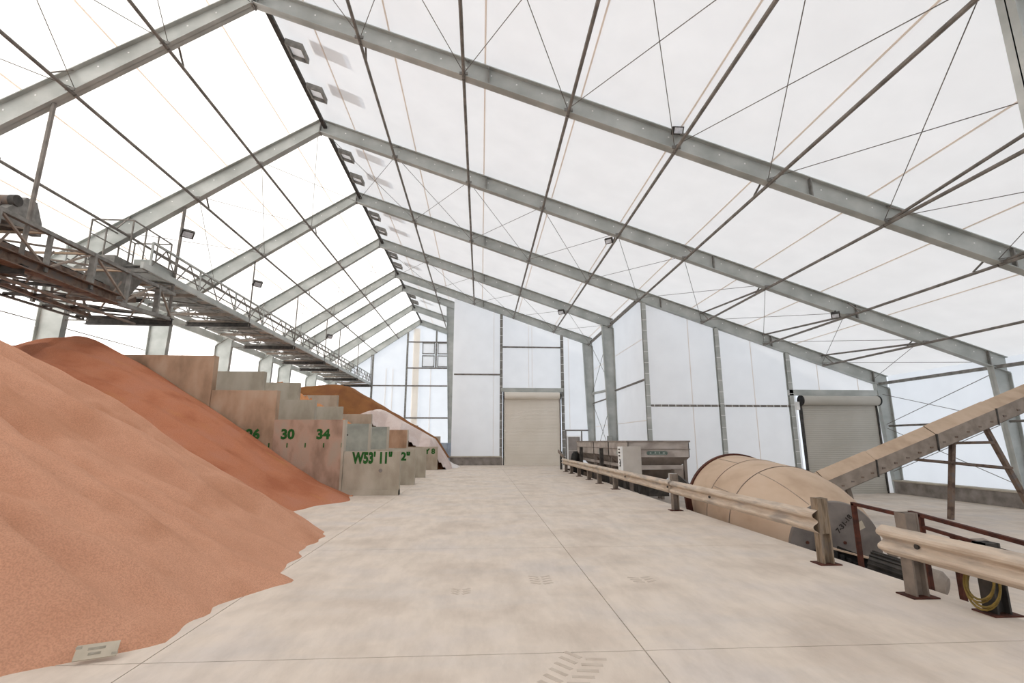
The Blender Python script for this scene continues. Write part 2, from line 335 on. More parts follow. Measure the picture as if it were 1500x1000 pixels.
# door wall at frame 5
Y5 = 36.55
wd = struct('wall_door')
wall_quad(wd, [(XB, Y5, 0.5), (1.45, Y5, 0.5), (1.45, Y5, 6.47), (XB, Y5, 6.47)]); wall_quad(wd, [(XB, Y5, 6.47), (1.45, Y5, 6.47), (1.45, Y5, ztop(1.45)), (XB, Y5, ztop(XB))])
wall_quad(wd, [(1.45, Y5, 5.3), (5.98, Y5, 5.3), (5.98, Y5, 8.54), (1.45, Y5, 8.54)]); wall_quad(wd, [(1.45, Y5, 8.54), (5.98, Y5, 8.54), (5.98, Y5, ztop(5.98)), (1.45, Y5, ztop(1.45))])
wall_quad(wd, [(5.98, Y5, -1.3), (XM, Y5, -1.3), (XM, Y5, ztop(XM)), (5.98, Y5, ztop(5.98))])
part('concrete_curb', MB().box(-2.15, 1.5, 36.25, 36.6, 0, 0.55), CURB, wd); part('curb_cap', MB().box(-2.2, 1.5, 36.2, 36.6, 0.55, 0.62), CONC, wd)
for x in (1.45, 5.98):
    mb = MB(); mb.ibeam((x, 36.38, 0), (x, 36.38, zRb(x)), 0.2, 0.2, up=(0, 1, 0)); part('gable_post', mb, GALV_D, wd)
    part('lacing', lacing(MB(), (x, 36.27, 0.3), (x, 36.27, zRb(x) - 0.1), 0.6), WHITE, wd, kind='stuff')
part('girt', MB().tube((-2.0, 36.42, 6.47), (1.45, 36.42, 6.47), 0.06), PIPE, wd); part('girt', MB().tube((1.45, 36.42, 8.54), (5.98, 36.42, 8.54), 0.06), PIPE, wd)
part('door_header', MB().box(1.45, 6.0, 36.2, 36.5, 5.2, 5.48), GALV, wd)
for x in (0.9, 3.5, 3.75, 6.5): part('fabric_seam', MB().box(x - 0.012, x + 0.012, Y5 - 0.01, Y5 - 0.002, 0.6 if x < 1.4 else (5.5 if x < 5 else 2.5), zR(x) - 0.5), SEAM, wd)
mb = MB().tube((6.05, 36.35, 2.44), (7.85, 36.35, 2.44), 0.05).tube((6.15, 36.35, 0), (6.15, 36.35, 2.44), 0.05).tube((7.3, 36.35, 0), (7.3, 36.35, 2.44), 0.05)
part('door_frame_pipe', mb, PIPE, wd)
# back end wall
Y8 = 52.2
wb = struct('wall_back')
bx = [XL, -11.28, -7.78, XB]
for i in range(3):
    x0, x1 = bx[i], bx[i+1]; zs = [0, 4.01, 7.3, 9.16]
    for k in range(3): wall_quad(wb, [(x0, Y8, zs[k]), (x1, Y8, zs[k]), (x1, Y8, zs[k+1]), (x0, Y8, zs[k+1])])
    pts = [(x0, Y8, 9.16), (x1, Y8, 9.16), (x1, Y8, ztop(x1)), (x0, Y8, ztop(x0))]
    if i == 0: pts = [(-14.75, Y8, 9.16), (x1, Y8, 9.16), (x1, Y8, ztop(x1))]
    if i == 2: pts = [(x0, Y8, 9.16), (x1, Y8, 9.16), (x1, Y8, ztop(x1)), (XR, Y8, ZR + 0.05), (x0, Y8, ztop(x0))]
    wall_quad(wb, pts)
for x in (-14.9, -11.28, -7.78): part('gable_post', MB().bar((x, 52.05, 0), (x, 52.05, zbot(x)), 0.18, 0.16), GALV_D, wb)
part('gable_post', MB().bar((-4.78, 52.05, 9.16), (-4.78, 52.05, zbot(-4.78)), 0.16, 0.16), GALV_D, wb)
for z, x0, x1 in ((11.93, -7.78, XB), (9.16, -7.78, XB), (7.3, -13.3, XB), (4.01, -7.78, XB)): part('girt', MB().tube((x0, 52.05, z), (x1, 52.05, z), 0.07), PIPE, wb)
part('dust_streak', MB().box(-7.2, -6.55, Y8 + 0.004, Y8 + 0.02, 1.5, 13.4), STAIN, wb)
for x in (-12.9, -9.9, -9.2, -5.3): part('fabric_seam', MB().box(x - 0.03, x + 0.03, Y8 + 0.002, Y8 + 0.01, 0, min(9.1, zbot(x))), SEAM, wb)
win = struct('window_1', loc=(-4.92, 52.0, 9.2))
for x0, x1 in ((-6.22, -4.93), (-4.63, -3.35)):
    for z0, z1 in ((9.25, 10.5), (10.62, 11.85)):
        mb = MB().box(x0, x1, 51.94, 52.0, z0, z0 + 0.1).box(x0, x1, 51.94, 52.0, z1 - 0.1, z1).box(x0, x0 + 0.08, 51.94, 52.0, z0, z1).box(x1 - 0.08, x1, 51.94, 52.0, z0, z1)
        f = part('window_frame', mb, GALV_D, win); part('pane', MB().box(x0 + 0.08, x1 - 0.08, 51.97, 51.985, z0 + 0.1, z1 - 0.1), PANE, f)
# back part, right wall
wbr = struct('wall_back_right')
wall_quad(wbr, [(XB, 36.6, 0), (XB, 52.2, 0), (XB, 52.2, ztop(XB)), (XB, 36.6, ztop(XB))])
# ------------------------------------------------------------------ steel portal frames
def rafter(x0, x1, y, fl_w=0.26):
    n = 1
    tf = 0.03
    a0, a1, b0, b1 = ztop(x0) - 0.05, ztop(x1) - 0.05, zbot(x0), zbot(x1)
    if x0 == XR: a0 = ZR; b0 = 13.8
    if x1 == XR: a1 = ZR; b1 = 13.8
    mb = MB()
    mb.hexa([(x0, y - .01, b0), (x1, y - .01, b1), (x1, y + .01, b1), (x0, y + .01, b0), (x0, y - .01, a0), (x1, y - .01, a1), (x1, y + .01, a1), (x0, y + .01, a0)])
    h = fl_w / 2
    for z0, z1, o in ((a0, a1, -tf), (b0, b1, 0)):
        mb.hexa([(x0, y - h, z0 + o), (x1, y - h, z1 + o), (x1, y + h, z1 + o), (x0, y + h, z0 + o), (x0, y - h, z0 + o + tf), (x1, y - h, z1 + o + tf), (x1, y + h, z1 + o + tf), (x0, y + h, z0 + o + tf)])
    return mb
def column(y, xi0, xi1, xo, z0, z1, fl_w=0.26):
    """inner face xi0 (bottom) to xi1 (top), outer face xo"""
    mb = MB(); h = fl_w / 2; s = 1 if xo > xi0 else -1; t = 0.03 * s
    zi, zo = zbot(xi1), zbot(xo)
    mb.hexa([(xi0, y - .01, z0), (xo, y - .01, z0), (xo, y + .01, z0), (xi0, y + .01, z0), (xi1, y - .01, zi), (xo, y - .01, zo), (xo, y + .01, zo), (xi1, y + .01, zi)])
    for p0, p1, d, z1 in ((xi0, xi1, t, zi), (xo - t, xo - t, t, zo)):
        mb.hexa([(p0, y - h, z0), (p0 + d, y - h, z0), (p0 + d, y + h, z0), (p0, y + h, z0), (p1, y - h, z1), (p1 + d, y - h, z1), (p1 + d, y + h, z1), (p1, y + h, z1)])
    return mb
FL = {0: 'nearest galvanized steel roof frame, only its right end showing at the top corner',
      1: 'largest galvanized steel frame, its ridge at the top edge of the picture',
      2: 'second full galvanized steel frame from the camera, passing over the red pile',
      3: 'third full galvanized steel frame, above the wall with the grey roller door',
      4: 'fourth full galvanized steel frame, its right column beside the small electrical box',
      5: 'fifth full galvanized steel frame, above the wall with the tall beige roller door',
      6: 'galvanized steel frame ending right on the tall column left of the beige door wall',
      7: 'second to last galvanized steel frame before the far end wall',
      8: 'farthest galvanized steel frame, against the far end wall with four panes'}
for k, y in F.items():
    t = thing('portal_frame', FL[k], 'steel frame', (XR, y, 0), 'galvanized roof frames')
    xe = 20.9 if k <= 3 else (8.3 if k <= 5 else -2.15)
    part('rafter', rafter(-15.9, XR, y), GALV, t); part('rafter', rafter(XR, xe, y), GALV, t)
    part('ridge_plate', MB().box(XR - 0.02, XR + 0.02, y - 0.13, y + 0.13, 13.75, ZR - 0.01), GALV_D, t)
    if k == 0: part('column', column(y, 8.22, 8.22, 8.9, ZF, 9), GALV, t)
    if k >= 2: part('column', column(y, -15.2, -14.95, -15.92, 0, zL(-15.92)), GALV, t)
    if k <= 3: part('column', column(y, 20.52, 20.2, 20.92, ZF, zR(20.92)), GALV, t)
    elif k <= 5: part('column', column(y, 7.88, 7.56, 8.32, ZF if k == 4 else 0, zR(8.32)), GALV, t)
    else: part('column', column(y, -2.5, -2.92, -2.12, 0, zR(-2.12)), GALV, t)
    for x in (0.1, 9.2, 14.9, 20.15):                                   # web stiffeners / splice plates
        if x < xe - 0.3 and not (k in (0, 1) and x > 20): part('stiffener', MB().box(x - 0.02, x + 0.02, y - 0.125, y - 0.011, zRb(x) + 0.03, zR(x) - 0.03), GALV_D, t)
    if k <= 5:
        mb = MB(); x = XR + 1.0
        while x < xe - 0.4: mb.box(x - 0.02, x + 0.02, y - 0.02, y - 0.011, zR(x) - 0.24, zR(x) - 0.20); x += 0.72
        x = XR - 1.0
        while x > -15.5: mb.box(x - 0.02, x + 0.02, y - 0.02, y - 0.011, zL(x) - 0.26, zL(x) - 0.22); x -= 0.72
        part('tie_clips', mb, WHITE, t, kind='stuff')
    if k >= 2:
        part('tie_clips', lacing(MB(), (-15.98, y - 0.14, 4.4), (-15.98, y - 0.14, 7.8), 0.75), WHITE, t, kind='stuff')
# ------------------------------------------------------------------ purlins, ridge beam
PR = [-3.55, -0.6, 2.35, 5.37, 8.02, 11.3, 14.5, 17.55]; PL = [-8.75, -10.95, -13.2]
def purlin(x, idx, side):
    y1 = 52.1 if x < -2.2 else (36.4 if x < 8.2 else 24.4)
    t = thing('roof_purlin', 'grey pipe purlin under the %s roof slope, %s from the ridge' % (side, ORD[idx]), 'purlin', (x, 0.45, zbot(x)), 'roof purlins')
    ye = [0.45] + [F[k] for k in range(9) if F[k] <= y1 + 0.1]; r = 0.048
    z = zbot(x) + 0.02
    for j in range(len(ye) - 1):
        g = 0.02
        part('pipe', MB().tube((x, ye[j] + g, z - 0.03), (x, ye[j+1] - g, z - 0.03), r), PIPE, t, smooth=True)
    for j, y in enumerate(ye[1:]):
        zt = ztop(x) - 0.12
        if (j + idx) % 2 == 0: part('fly_brace', MB().bar((x, y - 0.75, z + 0.02), (x + (0.12 if side == 'right' else -0.12), y - 0.03, zt), 0.05, 0.03), PIPE, t)
        else: part('fly_brace', MB().bar((x, y + 0.75, z + 0.02), (x + 0.1, y + 0.03, zt), 0.05, 0.03), PIPE, t)
        part('clip_plate', MB().box(x - 0.12, x + 0.12, y - 0.16, y - 0.131, z - 0.02, z + 0.07), GALV_D, t)
    if x > 10:                                                          # doubled pipe in the braced bays
        for a, b in ((1, 0), (2, 3)):
            part('strut_pipe', MB().tube((x, F[a] + (0.05 if b > a else -0.05), z + 0.02), (x, F[b] - (0.05 if b > a else -0.05), ztop(x) - 0.15), 0.042), PIPE, t, smooth=True)
for i, x in enumerate(PR): purlin(x, i, 'right')
for i, x in enumerate(PL): purlin(x, i, 'left')
single('ridge_beam', MB().bar((-6.4, 0.5, 14.05), (-6.4, 52, 14.05), 0.14, 0.1), DARK, 'dark ridge rail running the length of the roof peak', 'ridge rail')
# thin cross bracing rods
def bracing(ka, kb, xs, side):
    t = thing('cross_bracing', 'thin wire cross bracing under the %s slope, %s' % (side, {0: 'nearest the camera', 2: 'between the second and third full frames', 4: 'by the beige door wall'}[ka]), 'bracing', (xs[0], F[ka], zbot(xs[0])), 'roof cross bracing')
    for i in range(len(xs) - 1):
        a, b = xs[i], xs[i+1]
        if kb == 5 and max(a, b) > 8.3: continue
        o = 0.16
        part('brace_rod', MB().tube((a, F[ka] + 0.02, zbot(a) + o), (b, F[kb] - 0.02, zbot(b) + o), 0.011, 5), PIPE, t)
        part('brace_rod', MB().tube((b, F[ka] + 0.02, zbot(b) + o), (a, F[kb] - 0.02, zbot(a) + o), 0.011, 5), PIPE, t)
for ka, kb in ((0, 1), (2, 3), (4, 5)):
    bracing(ka, kb, [XR + 0.1] + PR + [20.1], 'right'); bracing(ka, kb, [XR - 0.1] + PL + [-15.0], 'left')
# ridge vents: framed light openings hanging by the ridge, unseen flaps added outside to shade the fabric
vent_spots = []
for k in range(0, 7):
    y0 = F[k]; y1 = F[k+1]
    if k == 5: continue
    for d in ((1.78, 3.75) if y1 - y0 > 5 else (1.7,)): vent_spots.append(y0 + d)
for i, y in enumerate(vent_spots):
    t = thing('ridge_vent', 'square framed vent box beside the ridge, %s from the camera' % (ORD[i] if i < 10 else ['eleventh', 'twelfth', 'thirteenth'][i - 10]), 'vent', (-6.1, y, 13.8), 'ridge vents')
    x0, x1, z = -6.3, -5.74, 13.9
    sl = 0.343
    mb = MB()
    for (xa, xb, ya, yb) in ((x0, x1, y - 0.32, y - 0.26), (x0, x1, y + 0.26, y + 0.32), (x0, x0 + 0.06, y - 0.26, y + 0.26), (x1 - 0.06, x1, y - 0.26, y + 0.26)):
        za, zb = z - (xa - x0) * sl, z - (xb - x0) * sl
        mb.hexa([(xa, ya, za), (xb, ya, zb), (xb, yb, zb), (xa, yb, za), (xa, ya, za + 0.2), (xb, ya, zb + 0.2), (xb, yb, zb + 0.2), (xa, yb, za + 0.2)])
    part('frame', mb, GALV_D, t)
    part('lens', MB().hexa([(x0 + .06, y - .26, z + .1), (x1 - .06, y - .26, z + .1 - .16), (x1 - .06, y + .26, z + .1 - .16), (x0 + .06, y + .26, z + .1), (x0 + .06, y - .26, z + .12), (x1 - .06, y - .26, z + .12 - .16), (x1 - .06, y + .26, z + .12 - .16), (x0 + .06, y + .26, z + .12)]), PANE, t)
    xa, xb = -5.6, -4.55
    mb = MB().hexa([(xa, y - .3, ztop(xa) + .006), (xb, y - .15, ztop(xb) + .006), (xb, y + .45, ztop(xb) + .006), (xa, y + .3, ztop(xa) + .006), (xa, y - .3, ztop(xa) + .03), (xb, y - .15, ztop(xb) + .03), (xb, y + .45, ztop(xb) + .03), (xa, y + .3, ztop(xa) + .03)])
    part('shadow_flap', mb, FLAP, t)  # thin unseen sheet on the roof, shaped as the vent's shadow patch
# ------------------------------------------------------------------ concrete dividing walls
STEPS = [(-14.8, -8.6, 4.37), (-8.6, -6.55, 3.26), (-6.55, -4.33, 2.33), (-4.33, -2.56, 1.34)]
LABW = {'A': 'nearest stepped concrete bin wall, painted 26, 30, 34 and W53 11', 'B': 'second stepped concrete bin wall, painted 2 at its low end',
        'C': 'third stepped concrete bin wall, with plain low end panel', 'D': 'fourth stepped concrete bin wall, painted Y 8 at its low end', 'E': 'farthest stepped concrete bin wall, painted with a small 34'}
MW = {'A': [CONC_B, CONC_B, CONC_P, CONC], 'B': [CONC, CONC, CONC_BL, CONC], 'C': [CONC, CONC, CONC_BL, CONC], 'D': [CONC, CONC, CONC_B, CONC], 'E': [CONC, CONC, CONC, CONC]}
def paint(txt, x, y, z, size, par, mat=GREEN, bold=0.02, width=None):
    part('painted_number', text_mb(txt, size, lambda u, v: (x + u, y - 0.006, z + v), bold, width), mat, par)
for wname, y in (('A', 16.45), ('B', 20.2), ('C', 24.1), ('D', 30.6), ('E', 38.0)):
    t = thing('bin_wall', LABW[wname], 'concrete wall', (-8, y, 0), 'stepped bin walls')
    st = STEPS if wname != 'E' else [(-14.8, -6.39, 3.72), (-6.39, -4.69, 2.82), (-4.69, -3.0, 2.02)]
    for i, (x0, x1, z1) in enumerate(st):
        dy = 0.03 * (i % 2)
        mb = MB().box(x0 + 0.006, x1 - 0.006, y + dy, y + 0.26 + dy, 0, z1)
        part('wall_panel', mb, MW[wname][i], t)
        part('panel_edge', MB().box(x1 - 0.07, x1, y + dy - 0.012, y + dy + 0.262, 0, z1 + 0.004), CONC_B if i < 2 and wname == 'A' else CONC, t)
    if wname == 'A':
        paint('26', -7.18, y + 0.03, 1.86, 0.42, t); paint('30', -6.1, y, 1.86, 0.42, t); paint('34', -5.0, y, 1.86, 0.42, t)
        for x in (-6.66, -6.09, -5.53, -4.96, -4.40):
            part('tick_mark', MB().box(x - 0.018, x + 0.018, y - 0.008 if x > -6.5 else y + 0.02, y + 0.03, 1.46, 1.6), GREEN, t)
        paint("W53' 11\"", -3.42, y + 0.03, 1.12, 0.46, t, bold=0.024, width=1.26)
        part('form_tie_mark', MB().lathe([(0, 0.06), (0.01, 0.05)], (-3.15, y + 0.028, 0.75), (0, -1, 0), 10), CURB, t)
        part('wall_footing', MB().box(-4.33, -2.56, y - 0.05, y + 0.3, 0, 0.16), CONC, t)
    if wname == 'B': paint("2\"", -2.93, y + 0.03, 1.06, 0.42, t)
    if wname == 'B':
        part('form_tie_mark', MB().lathe([(0, 0.03), (0.01, 0.03)], (-5.2, y - 0.002, 1.9), (0, -1, 0), 8), DARK, t)
    if wname == 'D': paint('Y 8', -3.0, y + 0.03, 1.06, 0.42, t)
    if wname == 'E':
        paint('34', -3.75, y, 1.72, 0.36, t)
        part('tick_mark', MB().box(-3.7, -3.66, y - 0.008, y + 0.01, 1.36, 1.48), GREEN, t); part('tick_mark', MB().box(-3.3, -3.26, y - 0.008, y + 0.01, 1.36, 1.48), GREEN, t)
single('back_bin_wall', MB().box(-15.1, -14.8, -11, 51.8, 0, 4.42), CONC_B, 'long concrete wall along the left side behind the piles', 'concrete wall')
mb = MB()
for i in range(14): mb.tube((-3.2 + 0.08 * i, 38.9, 0), (-3.2 + 0.08 * i, 38.9, 1.55), 0.042, 8)
single('corrugated_sheet', mb, BLUECOR, 'pale blue corrugated sheet standing behind the farthest bin wall', 'metal sheet', smooth=True)
# ------------------------------------------------------------------ granular piles
def pile(name, h, x0, x1, y0, y1, res, mat, label, ragged=None):
    nx = int((x1 - x0) / res) + 1; ny = int((y1 - y0) / res) + 1
    Z = [[h(x0 + i * (x1 - x0) / (nx - 1), y0 + j * (y1 - y0) / (ny - 1)) for i in range(nx)] for j in range(ny)]
    mb = MB(); idx = {}
    def vid(i, j):
        if (i, j) not in idx:
            idx[(i, j)] = len(mb.v); mb.v.append((x0 + i * (x1 - x0) / (nx - 1), y0 + j * (y1 - y0) / (ny - 1), max(Z[j][i], -0.15)))
        return idx[(i, j)]
    for j in range(ny - 1):
        for i in range(nx - 1):
            if max(Z[j][i], Z[j][i+1], Z[j+1][i], Z[j+1][i+1]) > 0: mb.f.append((vid(i, j), vid(i+1, j), vid(i+1, j+1), vid(i, j+1)))
    o = part(name, mb, mat, None, smooth=False)
    for p in o.data.polygons: p.use_smooth = True
    o['label'] = label; o['category'] = 'pile'
    return o
def nz(x, y, z=0.0): return noise.noise(V((x, y, z)))
def rill(a, r, seed):
    """slip ridges running down the slope: a = position across the slope, r = distance down it"""
    return 0.28 * nz(a * 0.8, r * 0.13, seed) + 0.16 * nz(a * 2.2, r * 0.35, seed + 3) + 0.30 * (0.25 - abs(nz(a * 1.5 + 0.3 * nz(r * 0.5, a), r * 0.22, seed + 9))) + 0.05 * nz(a * 5.0, r * 1.1, seed + 5)
def h1(x, y):
    cx, cy = -12.8, 6.5
    dy = max(0.0, y - cy); dx = x - cx
    r = math.hypot(dx, dy); ang = math.atan2(dy, max(dx, 1e-3))
    a = (y if dy == 0 else cy + ang * 7.5)
    R0 = 10.25 + 0.45 * nz(a * 0.55, 3.1) + 0.36 * nz(a * 1.3, 7.7) + 0.14 * nz(a * 3.2, 1.7)
    R0 -= 0.75 * min(1.0, max(0.0, (4.75 - y) / 0.7))
    z = 0.605 * (R0 - r)
    toe = max(0.0, 1.2 - abs(z)) * 0.0
    z = min(z, 5.6 - 0.1 * (0 if r > 2 else 1)) + rill(a, r, 1.0) * min(1.0, max(0, z) * 1.5)
    z += (0.55 * abs(nz(a * 0.75 + 0.04 * r, r * 0.08, 61)) + 0.22 * abs(nz(a * 2.1 + 0.05 * r, r * 0.12, 63)) - 0.18) * min(1.0, max(0.0, z) * 1.2)
    z += 0.03 * nz(x * 2.2, y * 2.2, 4)
    return z
pile('salmon_pile', h1, -14.77, -1.9, -2.0, 16.2, 0.09, SALMON, 'large salmon pink granule pile in the left foreground')
def h2(x, y):
    cx = -12.65
    d = x - cx
    a = y
    d = math.copysign(math.hypot(d, 1.15 * max(0.0, 16.0 - y)), d)
    s = 0.60 * d if d > 0 else -0.46 * d
    z = 4.95 - math.sqrt(s * s + 0.12) + 0.2
    z += (0.28 * nz(a * 0.8, 5.5)) * min(1, max(0.0, (d - 4) / 4)) + rill(a, d, 21.0) * 0.7 * min(1, max(0, z))
    if z < 0.45: z = 0.45 + (z - 0.45) * 0.72
    return z
pile('red_pile', h2, -14.77, -3.6, 9.5, 16.41, 0.1, REDPILE, 'dark red brown granule pile against the nearest bin wall')
def cone(cx, cy, zc, s, rnd, seed):
    def h(x, y):
        r = math.hypot(x - cx, (y - cy) * 0.75)
        a = math.atan2(y - cy, x - cx) * 5
        return zc - math.sqrt((s * r) ** 2 + rnd) + math.sqrt(rnd) + rill(a, r, seed) * 1.2
    return h
def wall_top(x):
    for x0, x1, z in STEPS:
        if x < x1: return z
    return 0.0
def backed(h, yw, ye):                                                   # lies at its angle of repose against the walls before and behind
    return lambda x, y: min(h(x, y), sum(wall_top(x + o) for o in (-0.5, -0.25, 0, 0.25, 0.5)) / 5 - 0.25 + 0.62 * (y - yw), 9 if ye is None else wall_top(x) - 0.1 + 0.62 * (ye - y))
pile('orange_pile', backed(cone(-11.0, 27.4, 4.72, 0.66, 0.05, 6), 24.4, 30.6), -14.75, -3.5, 24.42, 30.58, 0.18, ORANGE, 'orange granule pile peeking over the third bin wall')
def h3(x, y):
    d = x + 9.2; s = 0.60 * d if d > 0 else -0.16 * d
    return 5.32 - math.sqrt(s * s + 0.05) + 0.2 + 0.14 * nz(x * 0.9, y * 0.5, 2) + rill(y, d, 33) * 0.5 - 0.05 * abs(y - 34.5) - 0.9 * max(0.0, x + 3.0)
pile('brown_pile', backed(h3, 31.6, None), -14.75, -2.2, 30.9, 37.9, 0.14, BROWN, 'brown granule pile rising behind the fourth bin wall')
def h4(x, y):
    d = x + 6.6; s = 0.60 * d if d > 0 else -0.5 * d
    return 3.72 - math.sqrt(s * s + 0.1) + 0.2 + rill(y, d, 43) * 0.5 - 0.10 * abs(y - 33.0) - 0.9 * max(0.0, x + 2.95)
pile('pale_pile', backed(h4, 30.7, None), -12, -0.9, 30.9, 36.2, 0.12, PALE, 'pale pink white granule pile sloping down behind the fourth bin wall')
def h5(x, y): return 0.62 - 0.5 * math.hypot((x + 2.6) * 1.0, (y - 34.0) * 0.55) + 0.06 * nz(x * 3, y * 3)
pile('white_spill', h5, -4, -0.8, 31.5, 36.1, 0.07, SPILLW, 'small white granule spill on the floor past the bin walls')
def h6(x, y): return 0.16 - 0.20 * abs(x + 4.7) - 0.35 * abs(y - 16.2) + 0.08 * nz(x * 5, y * 5)
pile('orange_spill', h6, -5.7, -3.9, 15.7, 16.4, 0.05, SALMON, 'thin orange spill at the foot of the nearest bin wall')
t = thing('sign_card', 'small pale card with faded print lying at the salmon pile edge', 'card', (-2.9, 4.42, 0.0))
M = Matrix.Translation(V((-2.93, 4.42, 0.07))) @ Matrix.Rotation(math.radians(22), 4, 'Z') @ Matrix.Rotation(math.radians(40), 4, 'X')
def card(u0, u1, v0, v1, w0, w1): return MB().hexa([M @ V(p) for p in ((u0, v0, w0), (u1, v0, w0), (u1, v1, w0), (u0, v1, w0), (u0, v0, w1), (u1, v0, w1), (u1, v1, w1), (u0, v1, w1))])
part('card', card(-.135, .135, -.06, .06, -.004, .004), PAPER, t)
for (a, b, c, d) in ((-.06, .05, .01, .03), (-.05, .03, -.03, -.01), (-.14, -.1, .03, .05), (.1, .14, -.05, -.03)): part('print', card(a, b, c, d, .004, .0055), SMUDGE, t)
# ------------------------------------------------------------------ guard rails
def wprofile():  # (out, z): out towards the aisle
    return [(0.0, 0.00), (0.015, 0.012), (0.075, 0.05), (0.083, 0.075), (0.075, 0.10), (0.012, 0.14), (0.006, 0.155), (0.012, 0.17), (0.075, 0.21), (0.083, 0.235), (0.075, 0.26), (0.015, 0.298), (0.0, 0.31)]
def wbeam(a, b, z0, z1=None):
    pr = wprofile(); th = 0.006; z1 = z0 if z1 is None else z1
    a, b = V((a[0], a[1], 0)), V((b[0], b[1], 0)); d = (b - a).normalized(); out = V((-d.y, d.x, 0))
    if out.x > 0: out = -out
    mb = MB(); n = len(pr)
    for c, zz in ((a, z0), (b, z1)):
        for o, z in pr: mb.v.append(tuple(c + out * o + V((0, 0, zz + z))))
        for o, z in pr: mb.v.append(tuple(c + out * (o - th) + V((0, 0, zz + z))))
    k = 2 * n
    for i in range(n - 1):
        mb.f.append((i, i + 1, k + i + 1, k + i)); mb.f.append((n + i + 1, n + i, k + n + i, k + n + i + 1))
        mb.f.append((i + 1, i, n + i, n + i + 1)); mb.f.append((k + i, k + i + 1, k + n + i + 1, k + n + i))
    mb.f.append((0, k, k + n, n)); mb.f.append((n - 1, 2 * n - 1, k + 2 * n - 1, k + n - 1))
    return mb
def rail_post(par, y, h, mat=None, x=4.75):
    p = part('post', MB().ibeam((x + 0.02, y, 0.012), (x + 0.02, y, h), 0.15, 0.15, 0.02, 0.02, up=(1, 0, 0)).box(x - 0.05, x + 0.09, y - 0.012, y + 0.012, 0.02, h), mat or POSTM, par)
    part('base_plate', MB().box(x - 0.13, x + 0.17, y - 0.12, y + 0.12, 0, 0.014), RUST, p)
    part('blockout', MB().box(x - 0.055, x + 0.1, y - 0.07, y + 0.07, 0.40, h), mat or POSTM, p)
g1 = thing('guardrail', 'long dusty steel guardrail along the floor edge beside the drum', 'guardrail', (4.7, 28.9, 0), 'guardrails')
ends = [28.95, 24.63, 20.4, 16.3, 12.46, 7.0]
for i in range(5): part('rail_beam', wbeam((4.69, ends[i], 0), (4.69, ends[i+1] - (0.12 if i < 4 else 0), 0), 0.40), RAILM, g1, smooth=True)
for y in (28.35, 26.67, 24.63, 22.36, 20.4, 17.99, 12.46): rail_post(g1, y, 0.70 if y > 15 else 0.86)
rail_post(g1, 7.05, 0.87, WOOD)
for y in (12.5, 10.2, 16.2): part('bolt', MB().tube((4.63, y, 0.555), (4.60, y, 0.555), 0.025), DARK, g1)
g2 = thing('guardrail', 'short near guardrail at the right edge of the picture', 'guardrail', (4.7, 5.8, 0), 'guardrails')
part('rail_beam', wbeam((4.69, 5.86, 0), (4.69, 1.2, 0), 0.39), RAILM, g2, smooth=True)
rail_post(g2, 5.58, 0.87); rail_post(g2, 5.0, 0.66, DARK, 5.05); rail_post(g2, 2.8, 0.87)
part('bolt', MB().tube((4.69, 5.38, 0.545), (4.66, 5.38, 0.545), 0.03), DARK, g2)
g3 = thing('rail_end', 'short slanted rail end piece beyond the far end of the long guardrail', 'guardrail', (4.75, 30.9, 0))
part('rail_beam', MB().bar((4.75, 28.8, 0.72), (4.78, 31.2, 1.08), 0.06, 0.16), POSTM, g3); part('post', MB().bar((4.85, 30.6, 0), (4.85, 30.6, 1.05), 0.12, 0.12), DARK, g3)
hz = thing('cable_coil', 'bundle of yellow brown cable hanging on the near guardrail post', 'cable', (5.0, 4.98, 0.1))
for i in range(4):
    mb = MB(); n = 20; r = 0.14 + 0.012 * i; c = V((4.92 + 0.015 * i, 4.98 + 0.03 * (i % 2), 0.30 - 0.02 * i)); prev = None
    for k in range(n + 1):
        a = 2 * math.pi * k / n; p = c + V((0.05 * math.sin(a), r * math.cos(a), r * 1.15 * math.sin(a)))
        if prev is not None: mb.tube(prev, p, 0.011, 6)
        prev = p
    part('loop', mb, CABLE, hz, smooth=True)
# rusty angle iron handrail on the slab edge
r1 = thing('angle_rail', 'rusty angle iron handrail beside the drum end plate', 'handrail', (5.2, 6.9, 0), 'rusty handrails')
part('post', MB().bar((5.2, 6.95, -0.1), (5.2, 6.95, 0.80), 0.05, 0.05), RUST, r1)
part('top_rail', MB().bar((5.2, 6.98, 0.80), (5.2, 6.15, 0.76), 0.05, 0.04), RUST, r1)
r2 = thing('angle_rail', 'rusty angle iron handrail behind the short near guardrail', 'handrail', (5.2, 5.8, 0), 'rusty handrails')
for y in (5.88, 5.48, 3.9): part('post', MB().bar((5.2, y, -0.2), (5.2, y, 0.80 if y != 5.48 else 0.64), 0.05, 0.05), RUST, r2)
part('top_rail', MB().bar((5.2, 6.02, 0.81), (5.2, 3.2, 0.56), 0.05, 0.04), RUST, r2); part('mid_rail', MB().bar((5.2, 5.9, 0.67), (5.2, 3.2, 0.42), 0.04, 0.035), RUST, r2)
